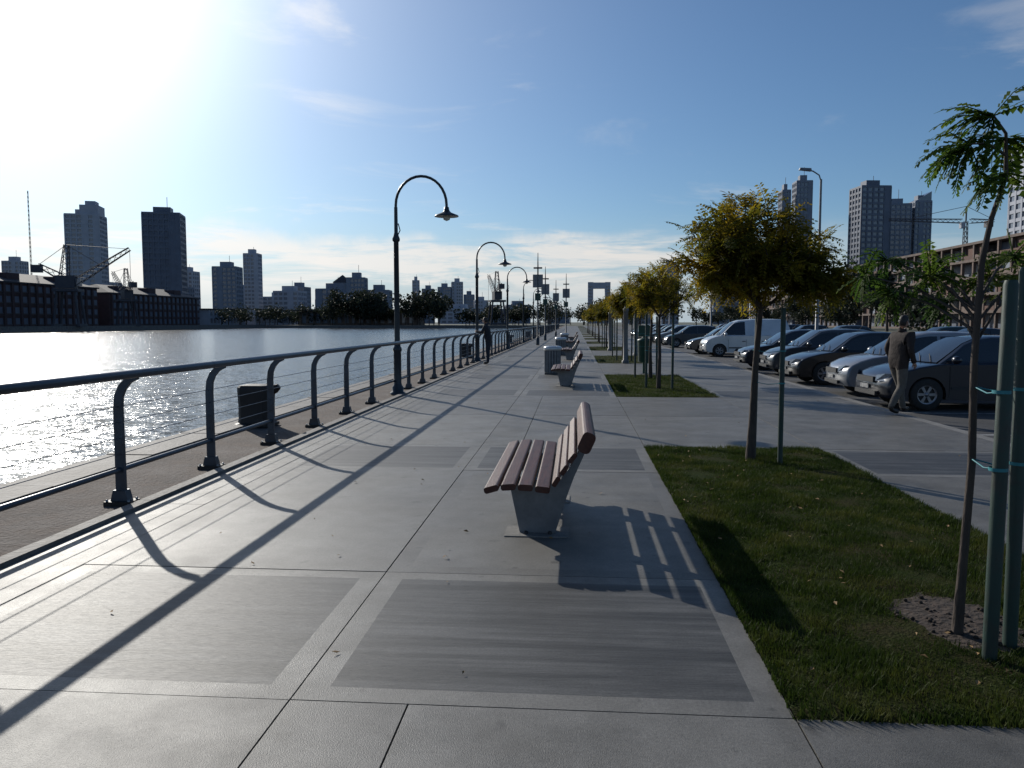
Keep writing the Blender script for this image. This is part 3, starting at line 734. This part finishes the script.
    x0g, z0g = gh[0]; mb.tube([(x0g + .02, -.1, z0g + .05), (x0g + .2, .35, z0g + .19)], .008, 4, M_trim); mb.tube([(x0g + .02, -.55, z0g + .05), (x0g + .2, -.1, z0g + .19)], .008, 4, M_trim)
    mb.tube([(2.0, 0, zt + .02), (2.25, 0, zt + .3)], .005, 4, M_trim)
    return mb
protos = {}
def car(kind, col, x, y_, rot=0.0, name='parked_car'):
    key = (kind, col.name)
    if key not in protos: o = build_car(kind, col).obj(name); protos[key] = o
    else: o = dup(protos[key], name, (0, 0, 0))
    o.location = (x, y_, -.13); o.rotation_euler = (0, 0, rot); return o
car('sedan', P_navy, 5.95, 16.9, .03); car('hatch', P_silver, 6.2, 19.9, -.02); car('sedan', P_black, 5.95, 23.3, .02)
car('hatch', P_grey, 6.2, 27.0); car('sedan', P_navy, 6.0, 30.3, .02)
car('van', P_white, 6.4, 41.5, name='parked_van'); car('sedan', P_navy, 6.1, 44.8); car('hatch', P_grey, 6.1, 56)
cols = [P_silver, P_grey, P_navy, P_navy, P_black, P_black, P_red, P_green]
for i in range(10):
    if R.random() < .55: car(R.choice(['sedan', 'hatch']), R.choice(cols), 6.1, 62.2 + 3 * i)
for i in range(24):
    if R.random() < .4: car(R.choice(['sedan', 'hatch', 'sedan', 'hatch']), R.choice(cols), 16.6, 39.2 + 3 * i)

# ------------------------------------------------------------------ people
def skin_mesh(nodes, edges, root=0, sub=2):
    me = bpy.data.meshes.new('tmp'); me.from_pydata([n_[0] for n_ in nodes], edges, [])
    ob = bpy.data.objects.new('tmp', me); scene.collection.objects.link(ob)
    ob.modifiers.new('s', 'SKIN'); sv = me.skin_vertices[0].data
    for i, n_ in enumerate(nodes):
        r_ = n_[1]; sv[i].radius = r_ if hasattr(r_, '__len__') else (r_, r_)
        sv[i].use_root = (i == root)
    ss = ob.modifiers.new('u', 'SUBSURF'); ss.levels = sub; ss.render_levels = sub
    dg = bpy.context.evaluated_depsgraph_get(); dg.update()
    res = bpy.data.meshes.new_from_object(ob.evaluated_get(dg))
    vs = [tuple(v.co) for v in res.vertices]; fs = [tuple(p_.vertices) for p_ in res.polygons]
    bpy.data.objects.remove(ob); return vs, fs
def person(name, loc, rot, pose, m_top, m_leg, H=1.75, collar=True):
    mb = MB()
    nodes = []; edges = []
    def nd(p_, r_, par=None):
        nodes.append((p_, r_)); i = len(nodes) - 1
        if par is not None: edges.append((par, i))
        return i
    P = pose
    pel = nd((0, 0, .95), (.175, .14)); sp1 = nd((0, P['lean'] * .4, 1.13), (.175, .14), pel); chst = nd((0, P['lean'] * .8, 1.31), (.19, .145), sp1)
    nb_ = nd((0, P['lean'] * 1.0, 1.44), (.1, .09), chst); nk = nd((0, P['lean'] + .012, 1.53), (.055, .058), nb_)
    wr = []
    for sg, k_ in ((-1, 'L'), (1, 'R')):
        hp = nd((sg * .095, 0, .87), (.105, .115), pel); kn = nd((sg * .1, P['knee' + k_][0], P['knee' + k_][1]), .075, hp)
        cf = nd((sg * .1, (P['knee' + k_][0] * .6 + P['ank' + k_][0] * .4) - .015, P['knee' + k_][1] * .6 + P['ank' + k_][1] * .4), .068, kn)
        an = nd((sg * .1, P['ank' + k_][0], P['ank' + k_][1]), .055, cf)
        hl = nd((sg * .105, P['ank' + k_][0] + .02, P['ank' + k_][1] - .045), .045, an)
        nd((sg * .12, P['ank' + k_][0] + .17, P['ank' + k_][1] - .055 + P.get('toe' + k_, 0)), (.042, .03), hl)
        sh = nd((sg * .18, P['lean'] * .95, 1.405), .078, chst)
        el = nd(P['el' + k_], .06, sh); w_ = nd(P['wr' + k_], .043, el); wr.append((Vector(P['wr' + k_]), (Vector(P['wr' + k_]) - Vector(P['el' + k_])).normalized(), sg))
    vs, fs = skin_mesh(nodes, edges)
    sets = {}
    for f_ in fs:
        c = sum((Vector(vs[i]) for i in f_), Vector()) / len(f_)
        arm = any((c - w0).length < .5 and abs(c.x) > .19 for w0, _, _ in wr)
        if c.z > 1.475 and abs(c.x) < .1: mt = M_skin
        elif c.z < .085 or (c.z < .16 and any(abs(c.y - P['ank' + k_][0] - .1) < .16 and P['ank' + k_][1] > .12 for k_ in 'LR')): mt = M_shoe
        elif c.z > .80 or arm: mt = m_top
        else: mt = m_leg
        sets.setdefault(mt, []).append(f_)
    for mt, ff in sets.items(): mb.add(vs, ff, mt, True)
    for w0, d, sg in wr:
        inn = Vector((-sg, 0, 0)); f_ = d.cross(inn).normalized()
        if f_.length < .1: f_ = Vector((0, 1, 0))
        hn = [(tuple(w0), .026), (tuple(w0 + d * .045), (.036, .02)), (tuple(w0 + d * .085), (.038, .017))]; he = [(0, 1), (1, 2)]
        for k_, (o_, l_) in enumerate(((-.03, .062), (-.01, .074), (.011, .07), (.03, .054))):
            b_ = w0 + d * .088 + f_ * o_; hn.append((tuple(b_), .0095)); i = len(hn) - 1; he.append((2, i))
            q1 = b_ + (d * .9 + inn * .25).normalized() * l_ * .55; hn.append((tuple(q1), .0085)); he.append((i, i + 1))
            q2 = q1 + (d * .7 + inn * .7).normalized() * l_ * .5; hn.append((tuple(q2), .007)); he.append((i + 1, i + 2))
        b_ = w0 + d * .035 - f_ * .032; hn.append((tuple(b_), .012)); i = len(hn) - 1; he.append((1, i))
        q1 = b_ + (d * .7 - f_ * .6 + inn * .2).normalized() * .035; hn.append((tuple(q1), .0105)); he.append((i, i + 1))
        hn.append((tuple(q1 + (d * .9 - f_ * .1 + inn * .3).normalized() * .03), .008)); he.append((i + 1, i + 2))
        v2, f2 = skin_mesh(hn, he, 0, 1); mb.add(v2, f2, M_skin, True)
        mb.tube([w0 - d * .035, w0 + d * .012], [.046, .044], 12, m_top)
    hc = Vector((0, P['lean'] + .03, 1.64)); ht = P.get('head', 0.0)
    Rh = Matrix.Rotation(ht, 4, 'Z'); Rp = Matrix.Rotation(P.get('nod', 0), 4, 'X'); mb.T = Matrix.Translation(hc) @ Rh @ Rp
    def hr(t, ph):
        x = math.sin(t) * math.cos(ph); y_ = math.sin(t) * math.sin(ph); z = math.cos(t)
        rx, ry, rz = .075, .096, .118
        if z < 0: rx *= 1 - .32 * z * z; ry *= 1 - .12 * z * z
        v = Vector((x * rx, y_ * ry, z * rz))
        if y_ > 0:
            v.y += .022 * math.exp(-((x / .16) ** 2) - ((z + .12) / .17) ** 2)
            v.y -= .008 * math.exp(-(((abs(x) - .38) / .17) ** 2) - ((z - .06) / .12) ** 2)
            v.y += .006 * math.exp(-((x / .3) ** 2) - ((z + .48) / .1) ** 2)
            v.y += .010 * math.exp(-((x / .3) ** 2) - ((z + .85) / .15) ** 2)
        return v
    nu, nv = 28, 20
    vs = [tuple(hr(PI * i / nv, 2 * PI * j / nu)) for i in range(nv + 1) for j in range(nu)]
    fs = [(i * nu + j, (i + 1) * nu + j, (i + 1) * nu + (j + 1) % nu, i * nu + (j + 1) % nu) for i in range(nv) for j in range(nu)]
    mb.add(vs, fs, M_skin, True)
    hvs = [tuple(hr(PI * i / nv, 2 * PI * j / nu) * (1.09 + R.uniform(-.012, .012))) for i in range(nv + 1) for j in range(nu)]
    hf = []
    for i in range(nv):
        for j in range(nu):
            t = (i + .5) / nv; ph = 2 * PI * (j + .5) / nu; fy = math.sin(ph)
            if t < .26 or (fy < .25 and t < .5) or (fy < -.25 and t < .68): hf.append((i * nu + j, (i + 1) * nu + j, (i + 1) * nu + (j + 1) % nu, i * nu + (j + 1) % nu))
    mb.add(hvs, hf, M_hair, True)
    for sg in (-1, 1):
        mb.tube([(sg * .074, -.005, .018), (sg * .086, -.014, .012), (sg * .084, -.012, -.015), (sg * .074, .0, -.03)], [.007, .008, .007, .005], 6, M_skin)
        mb.lathe([(.001, -.004), (.009, 0), (.001, .004)], (sg * .028, .088, .008), 8, M_eye, axis='y')
        mb.tube([(sg * .014, .094, .028), (sg * .03, .092, .032), (sg * .045, .083, .027)], .003, 4, M_hair)
    mb.tube([(-.022, .088, -.052), (0, .096, -.05), (.022, .088, -.052)], [.002, .0045, .002], 5, M_lip)
    mb.T = None
    mb.lathe([(.08, 0), (.072, .03), (.068, .05)], (0, P['lean'], 1.475), 18, m_top)
    o = mb.obj(name, loc=loc, rot=rot); sc = H / 1.76; o.scale = (sc, sc, sc); return o
walk = dict(lean=.06, kneeL=(.17, .50), ankL=(.24, .10), toeL=.03, kneeR=(.0, .49), ankR=(-.24, .13), toeR=-.03,
            elL=(-.265, -.02, 1.16), wrL=(-.22, .10, .93), elR=(.265, .0, 1.15), wrR=(.23, .12, .94), head=.1, nod=-.12)
person('man_walking', (5.62, 14.4, .0), math.radians(-66), walk, M_jacket, M_trous, 1.72)
leanp = dict(lean=.10, kneeL=(.02, .5), ankL=(.0, .1), kneeR=(.04, .5), ankR=(.07, .1), elL=(-.23, .2, 1.2), wrL=(-.12, .40, 1.22), elR=(.23, .2, 1.2), wrR=(.12, .40, 1.22), head=-.3, nod=-.12)
person('person_at_railing', (-3.28, 30.3, 0), math.radians(82), leanp, M_black, M_jean, 1.78)

# ------------------------------------------------------------------ buildings
W_light = surf('facade_light_hazed', (0.38, 0.40, 0.46), (0.30, 0.32, 0.37), .2, 0.7); W_grey = surf('facade_grey_hazed', (0.21, 0.24, 0.30), (0.16, 0.185, 0.23), .2, 0.7)  # bluish lift in the facade colours stands in for distance haze
W_dark = surf('facade_dark_hazed', (0.11, 0.135, 0.19), (0.08, 0.095, 0.135), .2, 0.5); W_glass = surf('curtain_glass', (0.10, 0.12, 0.16), (0.17, 0.19, 0.23), .35, 0.2, spec=.8)  # dark facade lightened and blued too, air haze painted into its colour
W_brick = surf('brick_red', (0.085, 0.05, 0.05), (0.055, 0.036, 0.038), .6, 0.85); W_roof = surf('roof_slate', (0.05, 0.048, 0.055), None, 1, 0.8)
W_sill = surf('stone_sill', (0.11, 0.10, 0.10), None, 1, 0.8)
W_conc = surf('raw_concrete', (0.19, 0.135, 0.11), (0.11, 0.08, 0.068), .4, 0.85, c3=(.08, .066, .058), s3=.3)
W_infill = surf('brick_infill', (0.14, 0.07, 0.05), (0.09, 0.05, 0.04), .6, 0.85)
def tower(name, x, y_, wd, dp, h, wall, glass, fl, cols, crown=None, rot=0.0):
    mb = MB(); hx, hy = wd / 2, dp / 2; e = .35
    mb.box(-hx, hx, -hy, hy, -.2, h - .5, glass)
    fh = h / fl
    for i in range(fl + 1):
        z = i * fh; mb.box(-hx - e, hx + e, -hy - e, hy + e, z - fh * .2, z + fh * .2, wall)
    solid = set(R.sample(range(cols), max(1, cols // 3)))
    for i in range(cols + 1):
        xx = -hx + wd * i / cols; t = wd / cols * .13
        mb.box(xx - t, xx + t, -hy - e * 1.3, -hy, 0, h, wall); mb.box(xx - t, xx + t, hy, hy + e * 1.3, 0, h, wall)
        if i in solid: mb.box(xx + t, xx + wd / cols - t, -hy - e * 1.1, -hy, 0, h - .02, wall)
    cd = max(2, int(cols * dp / wd))
    for i in range(cd + 1):
        yy_ = -hy + dp * i / cd; t = dp / cd * .13
        mb.box(-hx - e * 1.3, -hx, yy_ - t, yy_ + t, 0, h + .01, wall); mb.box(hx, hx + e * 1.3, yy_ - t, yy_ + t, 0, h + .01, wall)
    mb.box(-hx * .5, hx * .45, -hy * .5, hy * .5, h, h + fh * 1.3, wall)
    mb.tube([(hx * .2, 0, h + fh), (hx * .2, 0, h + fh * 1.3 + R.uniform(2, 6))], .15, 4, W_dark)
    if crown == 'step': mb.box(-hx * .15, hx * .95, -hy * .9, hy * .9, h + .2, h + fh * 2.2, wall); mb.box(hx * .1, hx * .7, -hy * .5, hy * .5, h + fh * 2.2, h + fh * 3.2, wall)
    if crown == 'mast': mb.tube([(0, 0, h), (0, 0, h + 14)], [.5, .15], 6, W_dark)
    if crown == 'slope': mb.prism([(-hx, h + .4), (hx, h + .4), (hx, h + 6)], -hy, hy, glass)
    return mb.obj(name, loc=(x, y_, 0), rot=rot)
tower('apartment_tower', -363, 575, 23, 20, 80, W_light, W_glass, 24, 6, 'step', .3)
tower('office_tower', -229, 435, 19, 17, 61, W_dark, W_dark, 20, 7, None, .3)
tower('office_block', -259, 583, 17, 15, 42, W_grey, W_glass, 13, 5, None, .1)
tower('office_block', -260, 633, 11, 11, 56, W_light, W_glass, 18, 4, None, .1)
tower('office_block', -330, 665, 13, 13, 44, W_light, W_glass, 13, 4)
tower('office_block', -488, 668, 15, 12, 54, W_light, W_glass, 16, 5)
for x, y_, wd, h in ((-176, 880, 7, 47), (-164, 890, 12, 38), (-146, 893, 14, 40), (-133, 900, 12, 46), (-120, 905, 11, 32), (-300, 700, 16, 30), (-232, 640, 20, 26), (-205, 660, 18, 20), (-420, 680, 26, 36), (-285, 560, 14, 26), (-110, 760, 30, 14), (-65, 900, 26, 20), (-80, 800, 20, 14), (60, 800, 25, 16), (-20, 900, 24, 12), (-182, 600, 22, 26), (-163, 592, 13, 34), (-148, 600, 16, 25), (-270, 720, 24, 24), (-245, 700, 14, 32), (-100, 850, 14, 24)):
    tower('office_block', x, y_, wd, wd, h, R.choice([W_light, W_grey, W_grey]), W_glass, max(4, int(h / 3.4)), 5, rot=R.uniform(-.1, .2))
tower('residential_tower', 129, 515, 4.5, 10, 82, W_grey, W_glass, 24, 3); tower('residential_tower', 140.5, 518, 9, 10, 88, W_grey, W_glass, 27, 4)
tower('residential_tower', 164, 468, 16, 14, 76, W_dark, W_glass, 25, 5, None, .12)
tower('glass_tower', 191, 502, 14, 12, 71, W_grey, W_glass, 24, 5, None, -.1); tower('glass_tower', 206, 505, 9, 11, 73, W_grey, W_glass, 23, 4, 'slope')
tower('residential_tower', 179, 318, 24, 18, 67, W_light, W_glass, 20, 6)
tower('office_block', 71, 615, 12, 10, 44, W_light, W_glass, 15, 5); tower('office_block', 120, 640, 26, 16, 30, W_grey, W_glass, 9, 7)
cb = MB(); cb.box(-8, 8, -8, 8, 0, 24, W_grey); cb.box(-5.5, 5.5, -6, 6, 24, 31, W_grey); cb.add([(-6, -6.5, 31), (6, -6.5, 31), (6, 6.5, 31), (-6, 6.5, 31), (0, 0, 37)], [(0, 1, 4), (1, 2, 4), (2, 3, 4), (3, 0, 4)], W_roof)
for i in range(5):
    for j in range(5): cb.box(-6.8 + i * 3, -5.2 + i * 3, -8.15, -8.01, 3 + j * 4, 5.4 + j * 4, W_glass)
cb.obj('stepped_civic_building', loc=(-174, 592, 0))
pb = MB()
for a, b, c, d in ((0, 6, 0, 46), (19, 25, 0, 46)): pb.box(a, b, 0, 14, c, d, W_light)
pb.box(6, 19, .1, 13.9, 39, 45.6, W_light); pb.box(6, 19, .1, 13.9, 0, 14, W_light)
for i in range(11):
    for a in (1, 20): pb.box(a, a + 4, -.2, -.02, 3 + i * 3.7, 4.8 + i * 3.7, W_glass)
pb.obj('portal_building', loc=(14, 900, 0))
def frame_block(name, x0, x1, y0, y1, h, fl):
    mb = MB(); fh = h / fl
    mb.box(x0 + 3, x1, y0 + 3, y1 - 1, 0, h - .4, W_dark)
    for i in range(fl + 1): mb.box(x0, x1 + .2, y0, y1, i * fh - .25, i * fh + .3, W_conc)
    yy_ = y0 + .2
    while yy_ < y1:
        mb.box(x0 + .15, x0 + .75, yy_, yy_ + .6, 0, h, W_conc); yy_ += 5.2
    xx = x0 + 5
    while xx < x1: mb.box(xx, xx + .6, y0 + .15, y0 + .75, 0, h, W_conc); xx += 5.2
    for i in range(1, fl):
        yy_ = y0 + 1.2
        while yy_ < y1 - 5:
            if R.random() < .6: mb.box(x0 + .3, x0 + .5, yy_, yy_ + 4, i * fh + .3, i * fh + 1.3, R.choice([W_conc, W_infill]))
            if R.random() < .3: mb.box(x0 + .9, x0 + 1.2, yy_, yy_ + 4.3, i * fh + .3, (i + 1) * fh - .25, R.choice([W_infill, W_grey]))
            yy_ += 5.2
    mb.box(x0 + 6, x0 + 12, y0 + 12, y0 + 20, h, h + 2.8, W_conc)
    return mb.obj(name)
frame_block('concrete_frame_building', 88, 112, 150, 258, 19.0, 5)
frame_block('concrete_frame_building', 90, 112, 272, 335, 15.5, 4); frame_block('concrete_frame_building', 90, 112, 350, 430, 15.5, 4)
def warehouse(y0, y1, x1=-186, h=14.5):
    mb = MB(); x0 = x1 - 22
    mb.box(x0, x1, y0, y1, -.2, h, W_brick)
    fl = 4; fh = h / fl
    yy_ = y0 + 1.5
    while yy_ < y1 - 3:
        mb.box(x1, x1 + .5, yy_ - .5, yy_ + .5, 0, h - .02, W_brick)
        for i in range(fl):
            mb.box(x1 + .01, x1 + .08, yy_ + 1.1, yy_ + 3.1, i * fh + .9, i * fh + 2.9, W_dark)
            mb.box(x1 + .01, x1 + .3, yy_ + .9, yy_ + 3.3, i * fh + .6, i * fh + .85, W_sill)
        yy_ += 4
    for i in range(1, fl): mb.box(x1, x1 + .35, y0, y1, i * fh - .1, i * fh + .15, W_brick)
    mb.box(x0 - .5, x1 + .7, y0 - .5, y1 + .5, h, h + .5, W_roof)
    mb.add([(x0, y0, h + .5), (x1, y0, h + .5), (x1, y1, h + .5), (x0, y1, h + .5), ((x0 + x1) / 2, y0 + 9, h + 4.2), ((x0 + x1) / 2, y1 - 9, h + 4.2)], [(0, 1, 4), (1, 2, 5, 4), (2, 3, 5), (3, 0, 4, 5)], W_roof)
    for c in (.2, .5, .8):
        yc = y0 + (y1 - y0) * c; mb.box(x1 - 8, x1 - 3, yc - 3, yc + 3, h + .4, h + 3.6, W_brick)
    return mb.obj('brick_warehouse')
warehouse(120, 205); warehouse(215, 300); warehouse(308, 385, h=13)
for a, b, h in ((395, 440, 8), (455, 520, 9), (540, 640, 9)):
    mb = MB(); x1 = -186
    mb.box(x1 - 16, x1, a, b, -.2, h, W_light); mb.box(x1 - 17, x1 + 1, a - 1, b + 1, h, h + .5, W_roof)
    yy_ = a + 2
    while yy_ < b - 3:
        for i in range(2): mb.box(x1, x1 + .1, yy_, yy_ + 2.4, 1 + i * 4, 3.6 + i * 4, W_glass)
        yy_ += 4
    mb.obj('dock_pavilion')
mb = MB(); mb.box(-160, -90, 455, 475, -.2, 8, W_conc); mb.box(-161, -89, 454, 476, 8, 8.6, W_roof)
for i in range(16): mb.box(-158 + i * 4.2, -155.8 + i * 4.2, 454.9, 454.98, 1, 6.5, W_glass)
mb.obj('harbour_pavilion')

# ------------------------------------------------------------------ cranes, masts
def lattice(mb, a, b, w_, n, r_, mat):
    a, b = Vector(a), Vector(b); d = (b - a).normalized(); u = d.cross(Vector((0, 0, 1)) if abs(d.z) < .9 else Vector((1, 0, 0))).normalized(); v = d.cross(u)
    cs = [(u + v), (u - v), (-u - v), (v - u)]
    for c in cs: mb.tube([a + c * w_, b + c * w_ * .5], r_, 4, mat, cap=False)
    for i in range(n):
        for k_ in range(4):
            t0, t1_ = i / n, (i + 1) / n
            s0, s1 = w_ * (1 - .5 * t0), w_ * (1 - .5 * t1_)
            mb.tube([a.lerp(b, t0) + cs[k_] * s0, a.lerp(b, t1_) + cs[(k_ + 1) % 4] * s1], r_ * .6, 3, mat, cap=False)
def dock_crane(name, loc, s_, rot):
    mb = MB(); K_ = M_steelg
    for x in (-4, 4):
        for y_ in (-4, 4): mb.tube([(x, y_, 0), (x * .7, y_ * .7, 12)], .45, 5, K_)
        mb.box(x - .5, x + .5, -4.5, 4.5, 0, 1, K_)
    mb.box(-4, 4, -4, 4, 12, 13, K_)
    mb.box(-3.5, 2.6, -2, 2, 13.2, 17.5, K_); mb.box(2.6, 4.2, -1, 1, 14, 16.5, W_glass)
    lattice(mb, (-1, 0, 17.5), (0, 0, 28), 1.3, 6, .16, K_)
    lattice(mb, (2, 0, 15), (20, 0, 27), 1.1, 10, .14, K_)
    lattice(mb, (-2, 0, 17), (-9, 0, 21), 1.1, 4, .15, K_); mb.box(-11, -8, -1.5, 1.5, 18.5, 21, K_)
    mb.tube([(0, 0, 28), (20, 0, 27)], .1, 3, K_); mb.tube([(0, 0, 28), (-9, 0, 21)], .1, 3, K_); mb.tube([(0, 0, 28), (11, 0, 21)], .1, 3, K_)
    mb.tube([(20, 0, 27), (20, 0, 8)], .08, 3, K_)
    o = mb.obj(name, loc=loc, rot=rot); o.scale = (s_, s_, s_)
dock_crane('dock_crane', (-174, 264, 0), 1.0, .3); dock_crane('dock_crane', (-174, 300, 0), .8, 2.4); dock_crane('dock_crane', (-43, 440, 0), 1.05, 1.9)
tcn = MB(); lattice(tcn, (0, 0, 0), (0, 0, 50), 1.3, 22, .2, M_steelg); lattice(tcn, (-2, 0, 50), (-36, 0, 51), .9, 14, .15, M_steelg); lattice(tcn, (2, 0, 50), (13, 0, 50), 1.0, 5, .15, M_steelg)
tcn.box(9, 12, -1.5, 1.5, 47, 50, M_steelg); tcn.tube([(0, 0, 57), (-24, 0, 52)], .12, 4, M_steelg); tcn.tube([(0, 0, 57), (12, 0, 51)], .12, 4, M_steelg); tcn.tube([(0, 0, 50), (0, 0, 57)], .4, 4, M_steelg); tcn.box(-2.6, -1, -1.2, 1.2, 46.6, 49.4, W_light)
tcn.obj('tower_crane', loc=(187, 405, 0))
ms = MB(); lattice(ms, (0, 0, 0), (0, 0, 57), .3, 30, .06, M_steelg); ms.obj('radio_mast', loc=(-231, 326, 0))

# ------------------------------------------------------------------ distant trees
def far_tree(mb, x, y_, h, r_, nq):
    mb.tube([(x, y_, -.1), (x + R.uniform(-.3, .3), y_, h * .3), (x, y_, h * .6)], [.28, .2, .1], 6, M_bark)
    cl_ = [(x + R.uniform(-.6, .6) * r_, y_ + R.uniform(-.6, .6) * r_, h * R.uniform(.42, .85), r_ * R.uniform(.35, .6)) for _ in range(9)]
    vs = []; fs = []
    for i in range(nq):
        cx_, cy_, cz, cr = R.choice(cl_); v = Vector((R.gauss(0, 1), R.gauss(0, 1), R.gauss(0, .8))); v = v.normalized() * cr * R.uniform(.6, 1.1)
        s_ = R.uniform(.12, .32) * r_ / 3; a = Vector((R.gauss(0, 1), R.gauss(0, 1), R.gauss(0, 1))).normalized(); b = a.cross(Vector((R.gauss(0, 1), R.gauss(0, 1), R.gauss(0, 1)))).normalized()
        c = Vector((cx_, cy_, cz)) + v; k_ = len(vs)
        vs += [tuple(c + a * s_), tuple(c + b * s_), tuple(c - a * s_), tuple(c - b * s_)]; fs.append((k_, k_ + 1, k_ + 2, k_ + 3))
    mb.add(vs, fs, M_ftree)
ft = MB()
for i in range(26): far_tree(ft, R.uniform(50, 80), 95 + i * 11 + R.uniform(-4, 4), R.uniform(5, 8.5), R.uniform(3, 4.5), 700)
for i in range(3): far_tree(ft, 66 + R.uniform(-3, 3), 185 + i * 8, R.uniform(13, 16), R.uniform(5, 6), 1100)
ft.obj('distant_tree_row')
ft = MB()
for i in range(30): far_tree(ft, R.uniform(-178, -10), 440 + R.uniform(0, 40), R.uniform(7, 12), R.uniform(5, 8), 400)
for i in range(20): far_tree(ft, R.uniform(-140, -78), 438 + R.uniform(0, 30), R.uniform(13, 22), R.uniform(7, 10), 650)
for i in range(22): far_tree(ft, R.uniform(-182, -174), 392 + i * 8, R.uniform(6, 11), R.uniform(4, 6), 300)
for i in range(26): far_tree(ft, R.uniform(-14, 45), 335 + i * 8, R.uniform(8, 14), R.uniform(4, 7), 300)
ft.obj('distant_trees')

scene.view_settings.view_transform = 'Standard'; scene.view_settings.look = 'None'; scene.view_settings.exposure = 0
